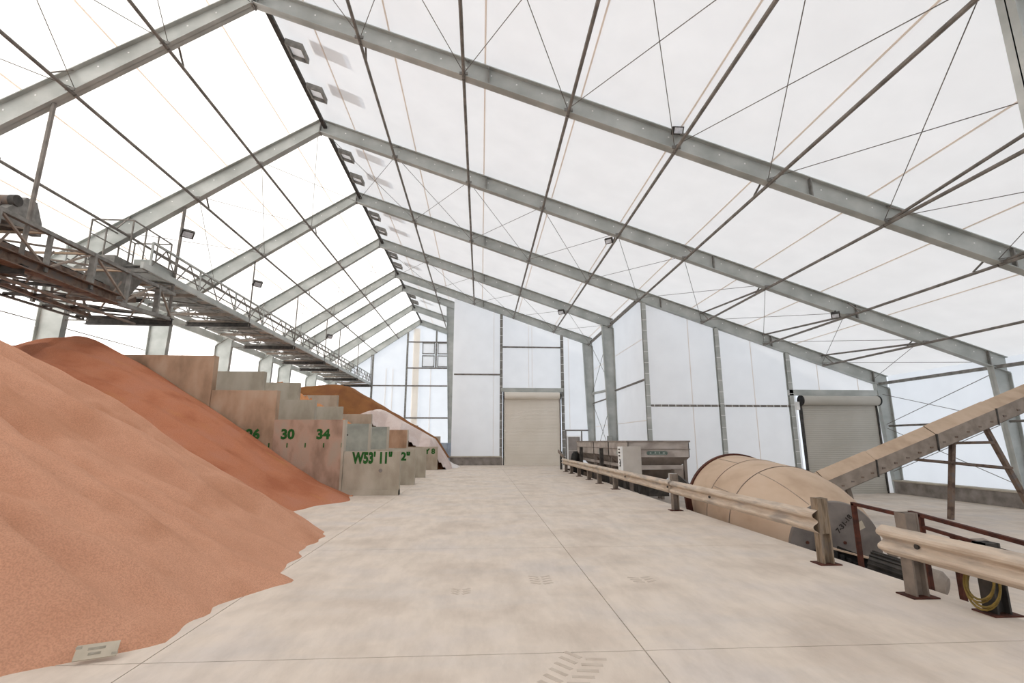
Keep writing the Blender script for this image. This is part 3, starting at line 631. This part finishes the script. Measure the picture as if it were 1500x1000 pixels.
# ------------------------------------------------------------------ rotary drum mixer
DC0, DC1 = V((6.30, 9.0, -0.20)), V((6.72, 13.2, 0.06))
ax = (DC1 - DC0).normalized(); DL = (DC1 - DC0).length
dm = thing('drum_mixer', 'large dust covered rotary drum mixer lying in the lowered pit', 'drum mixer', (6.5, 11, ZF))
secs = [(0.0, 0.80, 0.35, 0.94), (0.35, 0.94, 0.8, 1.10), (0.8, 1.10, 1.35, 1.2), (1.35, 1.2, 2.9, 1.235), (2.9, 1.235, DL, 1.22)]
part('drum_cone', MB().lathe([(0.0, 0.80), (0.25, 0.92), (0.55, 1.04), (0.9, 1.14), (1.3, 1.21), (1.6, 1.235)], DC0, ax, 64, False), DUSTED, dm, smooth=True)
part('drum_shell', MB().lathe([(1.6, 1.24), (2.9, 1.245)], DC0, ax, 64, False), DUSTED, dm, smooth=True)
part('drum_shell', MB().lathe([(2.9, 1.25), (DL, 1.235)], DC0, ax, 64, True), DUSTED, dm, smooth=True)
for tt, rr in ((1.6, 1.243), (2.9, 1.252)): part('weld_seam', MB().lathe([(tt - 0.008, rr), (tt - 0.008, rr + 0.004), (tt + 0.008, rr + 0.004), (tt + 0.008, rr)], DC0, ax, 64, False), DUSTED_D, dm, smooth=True)
e1 = ax.cross(V((0, 0, 1))).normalized(); e2 = e1.cross(ax)
def drum_pt(t, r, ang): return DC0 + ax * t + e1 * r * math.cos(ang) + e2 * r * math.sin(ang)
for a0, t0, t1, ra, rb in ((2.05, 0.05, 1.6, 0.835, 1.245), (2.6, 1.6, 2.9, 1.25, 1.255), (1.95, 2.9, DL, 1.258, 1.24)):
    mb = MB(); prev = None
    for k in range(9):
        q = k / 8; tt = t0 + (t1 - t0) * q
        rr = ra + (rb - ra) * q
        if t0 < 0.1:
            pf = [(0.0, 0.80), (0.25, 0.92), (0.55, 1.04), (0.9, 1.14), (1.3, 1.21), (1.6, 1.235)]
            for (ta, r_a), (tb, r_b) in zip(pf, pf[1:]):
                if ta <= tt <= tb + 1e-6: rr = r_a + (r_b - r_a) * (tt - ta) / (tb - ta) + 0.004
        p = drum_pt(tt, rr, a0)
        if prev is not None: mb.bar(prev, p, 0.010, 0.006, up=(p - DC0 - ax * tt))
        prev = p
    part('weld_seam', mb, DUSTED_D, dm)
part('tyre_ring', MB().lathe([(DL - 0.02, 1.2), (DL - 0.02, 1.275), (DL + 0.1, 1.275), (DL + 0.1, 1.2)], DC0, ax, 64, False), REDP, dm, smooth=True)
dp = part('end_plate', MB().lathe([(-0.03, 0.79), (0.0, 0.81), (0.02, 0.81)], DC0, ax, 64, True), DISC, dm, smooth=True)
def plate(u, v, w=0.036): return DC0 + e1 * u + e2 * v - ax * w
sgn = 1 if e1.x > 0 else -1
def plate_r(u, v): return tuple(plate(sgn * u, v))
ct, sn = math.cos(math.radians(48)), math.sin(math.radians(48))
part('handwritten_date', text_mb('7-31-18', 0.12, lambda u, v: plate_r(0.16 + u * ct - v * sn, 0.42 + u * sn + v * ct), 0.004), BLACKINK, dp)
part('paper_tag', MB().hexa([plate(sgn * u, v, w) for w in (0.034, 0.04) for u, v in ((0.40, 0.30), (0.52, 0.36), (0.47, 0.48), (0.35, 0.42))]), PAPER, dp)
for u, v in ((-0.35, 0.5), (-0.3, 0.2), (0.15, 0.1), (0.6, -0.2), (0.3, -0.35), (-0.5, 0.1)): part('bolt', MB().lathe([(0, 0.03), (0.02, 0.025)], plate(sgn * u, v, 0.03), -ax, 8), REDP, dp)
sp = part('sprocket', MB().lathe([(0, 0.2), (0.06, 0.2)], plate(sgn * -0.28, -0.15, 0.12), -ax, 24), DARK, dm, smooth=True)
mb = MB()
for k in range(18):
    a = 2 * math.pi * k / 18; c = plate(sgn * -0.28, -0.15, 0.15) + e1 * 0.22 * math.cos(a) + e2 * 0.22 * math.sin(a); mb.tube(c, c - ax * 0.05, 0.022, 6)
part('chain', mb, BLACK, sp, smooth=True)
mb = MB()
for k in range(9): c = V((6.02 + 0.09 * k, 8.68 - 0.035 * k, -0.24 - 0.055 * k)); mb.box(c.x - 0.035, c.x + 0.035, c.y - 0.06, c.y + 0.06, c.z - 0.07, c.z + 0.07)
part('drive_chain', mb, BLACK, dm)
part('chain_guard', MB().bar((5.95, 8.75, -0.12), (6.9, 8.45, -0.36), 0.16, 0.025), DUSTED, dm); part('chain_guard', MB().bar((6.1, 8.72, -0.2), (6.85, 8.45, -0.5), 0.02, 0.2), BLACK, dm)
for t_ in (0.9, 3.6):
    for sd in (-1, 1):
        c = drum_pt(t_, 1.0, -math.pi / 2 + sd * 0.5)
        part('support_roller', MB().tube(c - ax * 0.12 - V((0, 0, 0.32)), c + ax * 0.12 - V((0, 0, 0.32)), 0.1, 16), DARK, dm, smooth=True)
part('frame_beam', MB().box(5.4, 5.55, 8.9, 13.3, ZF, ZF + 0.12).box(7.3, 7.45, 8.9, 13.3, ZF, ZF + 0.12), DARK, dm)
part('chute_leg', MB().bar((5.45, 13.0, -0.85), (5.25, 12.9, 0.4), 0.14, 0.1), REDP, dm)
mo = thing('drive_motor', 'dark ribbed electric motor below the drum end plate', 'motor', (6.6, 7.9, ZF))
mc0, mc1 = V((6.35, 8.25, -0.26)), V((6.75, 7.62, -0.40)); md = (mc1 - mc0).normalized()
part('body', MB().tube(mc0, mc1, 0.15, 20), DARK, mo, smooth=True)
for k in range(16):
    a = 2 * math.pi * k / 16; u = md.cross(V((0, 0, 1))).normalized(); w = u.cross(md); n_ = u * math.cos(a) + w * math.sin(a)
    part('cooling_rib', MB().bar(mc0 + n_ * 0.165, mc1 + n_ * 0.165, 0.012, 0.04, up=n_), DARK, mo)
part('end_cover', MB().lathe([(0, 0.19), (0.12, 0.19), (0.2, 0.12)], mc1, md, 20), DUSTED_D, mo, smooth=True)
part('pedestal', MB().box(6.35, 6.75, 7.75, 8.15, ZF, -0.5), DARK, mo)
mb = MB().tube((7.3, 8.95, -0.22), (9.6, 9.5, -0.3), 0.14, 16)
single('discharge_pipe', mb, DUSTED_D, 'grey pipe running behind the drum end plate', 'pipe', smooth=True)
# ------------------------------------------------------------------ covered inclined conveyor on the right
YC = 16.2
cv = thing('inclined_conveyor', 'dusty covered conveyor rising to the right edge in front of the grey door', 'conveyor', (15.4, YC, ZF))
def cz(x): return 0.43 + (x - 11.05) * 0.372     # z of the upper side edge
segs = [9.4, 11.0, 12.75, 14.95, 17.2, 19.9]
for i in range(5):
    a, b = segs[i], segs[i+1] - 0.02
    o = 0.02 * (i % 2)
    sec = [(-0.42 - o, -0.50), (-0.42 - o, 0.0), (0.0, 0.27 + o), (0.42 + o, 0.0), (0.42 + o, -0.50)]
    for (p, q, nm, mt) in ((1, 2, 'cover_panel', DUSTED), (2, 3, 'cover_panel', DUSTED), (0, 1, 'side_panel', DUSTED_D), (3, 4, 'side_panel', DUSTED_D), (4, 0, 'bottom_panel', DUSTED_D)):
        (u0, v0), (u1, v1) = sec[p], sec[q]
        n_ = V((v1 - v0, -(u1 - u0))).normalized() * 0.012
        mb = MB().hexa([(a, YC + u0, cz(a) + v0), (b, YC + u0, cz(b) + v0), (b, YC + u1, cz(b) + v1), (a, YC + u1, cz(a) + v1),
                        (a, YC + u0 + n_.x, cz(a) + v0 + n_.y), (b, YC + u0 + n_.x, cz(b) + v0 + n_.y), (b, YC + u1 + n_.x, cz(b) + v1 + n_.y), (a, YC + u1 + n_.x, cz(a) + v1 + n_.y)])
        part(nm, mb, mt, cv)
    part('joint_flange', MB().box(b - 0.01, b + 0.03, YC - 0.47, YC - 0.42, cz(b) - 0.52, cz(b) + 0.02), DARK, cv)
    mb = MB()
    for k in range(5): x = a + (b - a) * (k + 0.5) / 5; mb.box(x - 0.05, x + 0.05, YC - 0.45, YC - 0.42, cz(x) - 0.36, cz(x) - 0.31)
    part('bolt_heads', mb, BROWNST, cv, kind='stuff')
def leg(p0, p1): part('leg', MB().bar(p0, p1, 0.15, 0.12), DUSTED_D if False else BROWNST, cv)
leg((15.37, YC, ZF), (15.9, YC, 1.75))
leg((18.35, YC, ZF), (17.12, YC, 2.2))
part('cross_brace', MB().bar((15.85, YC - 0.06, 1.6), (17.3, YC - 0.06, 1.62), 0.07, 0.09), BROWNST, cv)
part('cross_brace', MB().bar((13.9, YC - 0.1, 1.12), (17.75, YC - 0.1, 0.78), 0.06, 0.07), BROWNST, cv); part('cross_brace', MB().bar((13.9, YC + 0.35, 1.12), (17.75, YC + 0.1, 0.75), 0.06, 0.07), BROWNST, cv)
part('leg', MB().bar((11.95, YC - 0.3, ZF), (11.75, YC - 0.3, 0.25), 0.14, 0.1), POSTM, cv)
# ------------------------------------------------------------------ blending hopper
hp = thing('blend_hopper', 'long stainless blending hopper with sloped chutes behind the guardrail', 'hopper', (7, 25, ZF))
hx0, hx1, hy0, hy1 = 5.75, 8.2, 19.6, 30.15
bays = [(hy0, 22.6), (22.7, 25.6), (25.7, hy1)]
for (ya, yb) in bays:
    th = 0.03
    up = part('upper_box', MB().box(hx0, hx0 + th, ya, yb, 1.05, 1.66).box(hx1 - th, hx1, ya, yb, 1.05, 1.66).box(hx0, hx1, ya, ya + th, 1.05, 1.66).box(hx0, hx1, yb - th, yb, 1.05, 1.66), STAINLESS, hp)
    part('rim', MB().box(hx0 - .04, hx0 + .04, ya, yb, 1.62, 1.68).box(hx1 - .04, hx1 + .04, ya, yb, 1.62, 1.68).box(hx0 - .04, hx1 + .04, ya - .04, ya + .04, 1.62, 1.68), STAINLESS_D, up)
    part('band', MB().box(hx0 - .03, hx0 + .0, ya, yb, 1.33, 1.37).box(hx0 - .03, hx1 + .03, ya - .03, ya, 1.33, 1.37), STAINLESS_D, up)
    ym = (ya + yb) / 2
    a, b = 0.45, 0.45
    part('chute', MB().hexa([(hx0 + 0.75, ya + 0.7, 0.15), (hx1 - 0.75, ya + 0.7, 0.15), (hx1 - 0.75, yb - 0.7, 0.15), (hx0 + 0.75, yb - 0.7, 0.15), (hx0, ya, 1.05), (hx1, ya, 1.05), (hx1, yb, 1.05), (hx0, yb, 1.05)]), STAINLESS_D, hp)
    for yy in (ya + 0.15, yb - 0.15):
        for xx in (hx0 + 0.12, hx1 - 0.15): part('leg', MB().bar((xx, yy, ZF), (xx, yy, 1.1), 0.12, 0.12), STAINLESS_D, hp)
    part('side_beam', MB().box(hx0 + 0.05, hx0 + 0.17, ya, yb, 0.62, 0.74), STAINLESS, hp)
part('end_beam', MB().box(hx0, hx1 - 0.3, hy0 - 0.05, hy0 + 0.05, 0.58, 0.74), STAINLESS, hp)
part('discharge_trough', MB().box(6.6, 7.4, hy0 + 0.3, hy1, -0.45, 0.1), DARK, hp)
bd = part('badge', MB().prism([(6.55 + 0.0, 1.13), (7.25, 1.13), (7.31, 1.16), (7.31, 1.25), (7.25, 1.28), (6.55, 1.28), (6.49, 1.25), (6.49, 1.16)], lambda u, v, d: (u, hy0 - d, v), 0.0, 0.02), BADGE, hp)
part('badge_lettering', MB().box(6.55, 7.25, hy0 - .03, hy0 - .02, 1.15, 1.165).box(6.60, 6.66, hy0 - .03, hy0 - .02, 1.185, 1.23).box(6.80, 6.84, hy0 - .03, hy0 - .02, 1.185, 1.25).box(6.97, 7.0, hy0 - .03, hy0 - .02, 1.185, 1.25).box(7.12, 7.2, hy0 - .03, hy0 - .02, 1.185, 1.23), BADGE_L, bd)
for y in (21.0, 24.3): part('badge', MB().box(hx0 - 0.02, hx0, y - 0.25, y + 0.25, 1.12, 1.27), BADGE_L, hp)
for y in (27.9, 23.2): part('post', MB().bar((5.55, y, ZF), (5.55, y, 1.35), 0.16, 0.16), DARK, hp)
part('outlet_gate', MB().box(7.4, 7.75, 19.2, 19.6, 0.0, 0.6), STAINLESS_D, hp); part('outlet_gate', MB().bar((7.5, 19.3, 0.3), (8.2, 18.9, -0.4), 0.3, 0.25), DARK, hp)
part('cleanout_cap', MB().tube((7.35, 19.3, -0.1), (7.35, 19.3, 0.45), 0.16, 16), WHITE, hp, smooth=True)
cb = thing('control_cabinet', 'grey control cabinet with dark switches in front of the hopper', 'cabinet', (5.6, 19.0, ZF))
part('body', MB().box(5.32, 6.02, 18.85, 19.25, 0.42, 1.46), CABINET, cb); dr = part('door', MB().box(5.24, 5.32, 18.85, 19.25, 0.42, 1.46), WHITE, cb)
for z in (1.36, 1.24, 1.12, 0.98, 0.86, 0.75): part('switch', MB().box(5.225, 5.24, 18.92, 19.12 if z > 1.05 else 19.0, z - 0.025, z + 0.025), DARK, dr)
part('latch', MB().box(5.22, 5.24, 18.87, 18.92, 0.75, 0.95), BLACK, dr)
for x in (5.4, 5.95): part('leg', MB().bar((x, 19.05, ZF), (x, 19.05, 0.42), 0.08, 0.08), DARK, cb)
bt = thing('black_tank', 'black ribbed barrel tank standing beside the far end of the hopper', 'tank', (5.5, 28.9, ZF))
part('body', MB().lathe([(0, .22), (.1, .28), (.2, .26), (.32, .28), (.44, .26), (.56, .28), (.7, .26), (.85, .28), (1.2, .28), (1.45, .22), (1.55, .12)], (5.42, 28.9, ZF + 0.35), (0, 0.0001, 1), 24), BLACK, bt, smooth=True)
part('stand', MB().box(5.18, 5.66, 28.66, 29.14, ZF, ZF + 0.35), DARK, bt); part('lid', MB().lathe([(0, .14), (.06, .12)], (5.42, 28.9, ZF + 1.9), (0, 0.0001, 1), 16), DARK, bt, smooth=True)
eb = thing('electrical_box', 'small grey electrical box on the column behind the hopper', 'electrical box', (7.85, 30.2, 1.6))
part('body', MB().box(7.62, 7.92, 30.12, 30.25, 1.62, 1.98), GALV_D, eb); part('cover', MB().box(7.64, 7.90, 30.1, 30.12, 1.64, 1.96), GALV, eb)
# ------------------------------------------------------------------ doors
def roller(name, x0, x1, y, z0, z1, mat, hood_r, wide):
    d = struct(name, loc=((x0 + x1) / 2, y, z0))
    mb = MB(); n = int((z1 - z0) / 0.10); vs = []
    for k in range(n * 2 + 1):
        z = z0 + (z1 - z0) * k / (2 * n); o = 0.0 if k % 2 else 0.008
        vs += [(x0, y + o, z), (x1, y + o, z)]
    mb.add(vs, [(2 * k, 2 * k + 1, 2 * k + 3, 2 * k + 2) for k in range(2 * n)])
    part('curtain', mb, mat, d); part('backing', MB().box(x0, x1, y + 0.03, y + 0.05, z0, z1), mat, d)
    part('bottom_bar', MB().box(x0, x1, y - 0.02, y + 0.03, z0, z0 + 0.1), mat, d)
    h = part('hood', MB().tube((x0 - wide, y - 0.12, z1 + hood_r * 0.5), (x1 + wide, y - 0.12, z1 + hood_r * 0.5), hood_r, 24), mat, d, smooth=True)
    for x in (x0 - wide - 0.03, x1 + wide + 0.03): part('end_bracket', MB().lathe([(-0.04, hood_r * 1.05), (0.04, hood_r * 1.05)], (x, y - 0.12, z1 + hood_r * 0.5), (1, 0, 0), 20), BLACK, h)
    for s, x in ((-1, x0), (1, x1)): part('guide_rail', MB().box(x - 0.07 if s < 0 else x, x if s < 0 else x + 0.07, y - 0.06, y + 0.08, z0, z1 + 0.1), DARK, d)
    return d
d1 = roller('door_1', 1.66, 5.72, 36.3, 0.0, 4.78, DOORM, 0.26, 0.0)
d2 = roller('door_2', 16.1, 20.0, 24.3, ZF, 3.55, DOORG, 0.24, 0.05)
part('chain_hoist', MB().tube((15.95, 24.2, ZF + 0.3), (15.9, 24.2, 3.4), 0.025, 8), DARK, d2); part('operator_box', MB().box(15.78, 15.92, 24.15, 24.3, 3.2, 3.6), WHITE, d2)
d3 = struct('door_3', loc=(6.72, 36.3, 0))
lf = part('door_leaf', MB().box(6.3, 7.15, 36.34, 36.4, 0, 1.96), GREYDOOR, d3); part('door_frame', MB().box(6.22, 6.3, 36.3, 36.42, 0, 2.04).box(7.15, 7.23, 36.3, 36.42, 0, 2.04).box(6.3, 7.15, 36.3, 36.42, 1.96, 2.04), WHITE, d3)
part('mid_rail', MB().box(6.32, 7.13, 36.325, 36.34, 0.98, 1.02), CABINET, lf); part('door_handle', MB().box(7.02, 7.08, 36.3, 36.34, 0.95, 1.08), DARK, lf)
# ------------------------------------------------------------------ overhead conveyor gantry on the left
GX0, GX1, GZ = -14.2, -11.4, 7.32
gy0, gy1 = 16.6, 51.9
ga = thing('conveyor_gantry', 'long overhead conveyor gantry with lattice handrails hanging above the bins', 'conveyor gantry', (-12.8, 16.6, GZ))
for x in (GX0, GX1): part('side_channel', MB().box(x - 0.05, x + 0.05, gy0, gy1, GZ + 0.02, GZ + 0.24), GALV, ga)
bel = part('belt_trough', MB().box(-13.1, -12.3, gy0, gy1, GZ + 0.18, GZ + 0.46), GALV_D, ga)
part('belt', MB().box(-13.05, -12.35, gy0 + .1, gy1 - .1, GZ + 0.46, GZ + 0.48), BLACK, bel)
y = gy0 + 0.3; i = 0
while y < gy1:
    part('joist', MB().bar((GX0, y, GZ + 0.03), (GX1, y, GZ + 0.03), 0.09, 0.12), DUSTED_D if i % 3 else GALV_D, ga)
    y2 = min(y + 1.5, gy1)
    if i % 2 == 0: part('floor_brace', MB().bar((GX0, y, GZ), (GX1, y2, GZ), 0.06, 0.05), GALV_D, ga)
    else: part('floor_brace', MB().bar((GX1, y, GZ), (GX0, y2, GZ), 0.06, 0.05), GALV_D, ga)
    part('walkway_grate', MB().box(GX1 - 0.85, GX1 - 0.05, y + 0.06, min(y + 1.36, gy1), GZ + 0.22, GZ + 0.25), DUSTED_D if i % 2 else GALV_D, ga)
    y += 1.5; i += 1
for x in (GX1, GX0):
    part('top_rail', MB().bar((x, gy0 + 0.4, 8.4), (x, gy1, 8.4), 0.07, 0.07), GALV, ga)
    for z in (7.78, 8.08): part('mid_rail', MB().bar((x, gy0 + 0.4, z), (x, gy1, z), 0.035, 0.035), PIPE, ga)
    y = gy0 + 0.4; k = 0
    while y < gy1 - 0.2:
        part('rail_post', MB().bar((x, y, GZ + 0.2), (x, y, 8.4), 0.06, 0.06), GALV, ga)
        yn = min(y + 3.0, gy1 - 0.1); ym = (y + yn) / 2
        mb = MB()
        q = (yn - y) / 4
        for m_ in range(4):
            za, zb = (GZ + .2, 8.38) if m_ % 2 == 0 else (8.38, GZ + .2)
            mb.tube((x, y + q * m_, za), (x, y + q * (m_ + 1), zb), 0.024, 6)
        part('rail_lattice', mb, PIPE, ga); y += 3.0; k += 1
for nm, y in (('3', F[3]), ('4', F[4]), ('5', F[5]), ('6', F[6]), ('7', F[7]), ('8', 51.6)):
    part('cross_beam', MB().ibeam((GX0 - 0.1, y, GZ - 0.12), (GX1 + 0.12, y, GZ - 0.12), 0.2, 0.16), DARK, ga)
    part('hanger_rod', MB().tube((GX1 + 0.04, y, GZ - 0.2), (GX1 + 0.04, y, zLb(GX1) + 0.02), 0.035, 8), PIPE, ga, smooth=True)
    part('hanger_rod', MB().tube((GX0 - 0.04, y, GZ - 0.2), (GX0 - 0.04, y, zLb(GX0) + 0.02), 0.035, 8), PIPE, ga, smooth=True)
    part('tie_rod', MB().tube((GX0 - 0.1, y, GZ - 0.12), (-15.0, y, GZ - 0.12), 0.025, 6), PIPE, ga)
part('guard_cage', MB().bar((-13.7, 17.2, 9.3), (-13.7, 19.4, 9.3), .04, .04).bar((-13.7, 17.2, 8.8), (-13.7, 19.4, 8.8), .03, .03).bar((-12.3, 17.2, 9.3), (-12.3, 19.4, 9.3), .04, .04).bar((-13.7, 17.2, 9.3), (-12.3, 17.2, 9.3), .04, .04).bar((-13.7, 19.4, 9.3), (-12.3, 19.4, 9.3), .04, .04), PIPE, ga)
for y in (17.2, 17.9, 18.6, 19.4):
    for x in (-13.7, -12.3): part('cage_post', MB().bar((x, y, GZ + .2), (x, y, 9.3), .04, .04), PIPE, ga)
part('drive_head', MB().box(-12.1, -11.5, 17.2, 18.6, 7.35, 7.85), GALV, ga)
# lower feed gallery nearest the camera
gb = thing('feed_gallery', 'lower truss gallery with belt and drive motor at the upper left edge', 'conveyor truss', (-12.8, 10, 5.9))
NX0, NX1, nb, nt = -14.2, -11.4, 5.98, 7.06
y0n, y1n = 8.6, 18.5
part('edge_beam', MB().ibeam((NX1, y0n, nb), (NX1, 15.7, nb), 0.3, 0.34, 0.03), BROWNST, gb); part('chord', MB().bar((NX1, 15.7, nb - 0.1), (NX1, y1n, nb + 0.05), 0.14, 0.12), GALV_D, gb)
part('top_chord', MB().bar((NX1, y0n, nt), (NX1, y1n, nt - 0.08), 0.12, 0.1), GALV_D, gb); part('top_chord', MB().bar((NX0, y0n, nt), (NX0, y1n, nt), 0.12, 0.1), GALV_D, gb)
part('chord', MB().bar((NX0, y0n, nb + 0.3), (NX0, y1n, nb + 0.1), 0.14, 0.12), DARK, gb); part('chord', MB().bar((-12.8, y0n, nb - 0.05), (-12.8, y1n - 2, nb - 0.3), 0.1, 0.1), BROWNST, gb)
y = y0n; i = 0
while y < y1n - 0.5:
    yn = min(y + 1.5, y1n)
    for x in (NX1, NX0):
        part('web_post', MB().bar((x, y, nb), (x, y, nt), 0.09 if i % 2 else 0.16, 0.1), GALV_D, gb)
        part('web_diagonal', MB().bar((x, y, nb + .1 if i % 2 else nt), (x, yn, nt if i % 2 else nb + .1), 0.06, 0.05), DUSTED_D, gb)
    part('joist', MB().bar((NX0, y, nb + .2), (NX1, y, nb + 0.05), 0.08, 0.1), BROWNST if i % 2 else DARK, gb)
    part('top_strut', MB().bar((NX0, y, nt), (NX1, y, nt), 0.06, 0.06), DUSTED, gb)
    part('floor_brace', MB().bar((NX0, y, nb + .15), (NX1, yn, nb), 0.06, 0.05), GALV_D, gb) ; part('top_diagonal', MB().bar((NX0, y, nt), (NX1, yn, nt), 0.05, 0.05), DUSTED_D, gb)
    part('idler', MB().tube((-13.4, y + .5, nb + .65), (-12.2, y + .5, nb + .65), 0.07, 10), DARK, gb, smooth=True)
    y += 1.5; i += 1
part('belt_trough', MB().box(-13.5, -12.1, y0n, 17.6, nb + .42, nb + .62), BROWNST, gb); part('belt', MB().box(-13.3, -12.3, y0n, 17.6, nb + .70, nb + .73), BLACK, gb)
part('transition_chute', MB().hexa([(-12.7, 16.4, 6.2), (-12.0, 16.4, 6.2), (-12.0, 16.9, 6.2), (-12.7, 16.9, 6.2), (-12.9, 16.2, 7.2), (-11.8, 16.2, 7.2), (-11.8, 17.4, 7.2), (-12.9, 17.4, 7.2)]), GALV_D, gb)
for k in range(7):
    part('return_idler', MB().tube((-13.6, 9.3 + 1.3 * k, 5.78), (-11.9, 9.3 + 1.3 * k, 5.72), 0.05, 10), DARK, gb, smooth=True)
    part('hanger_angle', MB().bar((-11.9, 9.3 + 1.3 * k, 5.7), (-11.6, 9.6 + 1.3 * k, 6.7), 0.05, 0.05), DUSTED_D, gb)
    part('belt_support', MB().bar((-13.6, 9.6 + 1.3 * k, 5.75), (-13.4, 9.2 + 1.3 * k, 6.9), 0.06, 0.06), PIPE, gb)
part('under_rail', MB().bar((-13.6, 8.8, 5.72), (-13.6, 17.4, 5.72), 0.08, 0.06), PIPE, gb); part('under_rail', MB().bar((-11.9, 8.8, 5.66), (-11.9, 17.4, 5.6), 0.08, 0.06), DUSTED_D, gb)
for y, tp in ((F[1], True), (F[2], True)):
    part('hanger_rod', MB().tube((NX1 + (-0.06), y, nb), (NX1, y, zLb(NX1) + 0.02), 0.055, 8), PIPE, gb, smooth=True)
part('cross_beam', MB().ibeam((GX0 - .1, F[2], 5.92), (GX1 + .1, F[2], 5.92), 0.26, 0.2), DARK, gb); part('cross_beam', MB().ibeam((GX0 - .1, F[1], 5.80), (GX1 + .1, F[1], 5.80), 0.26, 0.2), DARK, gb)
part('tie_rod', MB().tube((GX0, F[2], 5.95), (-15.0, F[2], 5.95), 0.03, 6), PIPE, gb)
part('motor_mount', MB().prism([(12.2, 7.1), (13.5, 7.1), (13.45, 7.45), (13.2, 7.95), (12.9, 7.95), (12.4, 7.4)], lambda u, v, d: (d, u, v), -12.25, -12.0), GALV_D, gb)
part('gearbox', MB().box(-12.7, -12.25, 12.5, 13.2, 7.1, 7.7), BROWNST, gb)
part('motor', MB().tube((-12.1, 12.62, 7.72), (-12.6, 12.62, 7.72), 0.14, 16), BROWNST, gb, smooth=True); part('fan_cover', MB().tube((-11.95, 12.62, 7.72), (-12.1, 12.62, 7.72), 0.15, 16), DARK, gb, smooth=True)
# ------------------------------------------------------------------ flood lights
def flood(label, p, aim, s=0.21):
    t = thing('flood_light', label, 'flood light', p, 'flood lights')
    p = V(p); d = V(aim).normalized(); q = d.to_track_quat('-Z', 'Y').to_matrix()
    def bx(a, b, c, e, f_, g): return MB().hexa([p + q @ V(v) for v in ((a, c, f_), (b, c, f_), (b, e, f_), (a, e, f_), (a, c, g), (b, c, g), (b, e, g), (a, e, g))])
    part('housing', bx(-s, s, -s * .7, s * .7, -0.06, 0.08), LAMP_FRAME, t); part('lens', bx(-s * .75, s * .75, -s * .5, s * .5, -0.075, -0.061), LENS, t)
    for k in range(3): part('heat_fin', bx(-s * .8 + k * s * .7, -s * .7 + k * s * .7, -s * .6, s * .6, 0.08, 0.14), LAMP_FRAME, t)
    part('bracket', bx(-0.03, 0.03, -0.03, 0.03, 0.08, 0.3), DARK, t)
flood('black flood light on the hanger rod over the red pile', (-11.1, 18.3, 9.3), (0.5, -0.5, -0.7))
flood('black flood light on the second gantry hanger rod', (-11.1, 24.3, 9.28), (0.5, -0.5, -0.7))
flood('black flood light on the gantry hanger rod nearest the far end', (-11.1, 36.3, 9.15), (0.5, -0.5, -0.7))
flood('black flood light under the largest frame on the right slope', (5.35, 12.1, 10.1), (0.0, -0.85, -0.5), 0.15)
flood('black flood light on the second frame below the right slope middle', (4.95, 18.2, 9.4), (-0.4, -0.6, -0.6), 0.15)
flood('black flood light on the second frame near the right eave', (13.8, 18.1, 6.5), (-0.4, -0.5, -0.6), 0.15)
flood('small black flood light above the beige roller door', (4.95, 30.0, 9.6), (-0.4, -0.6, -0.6), 0.2)
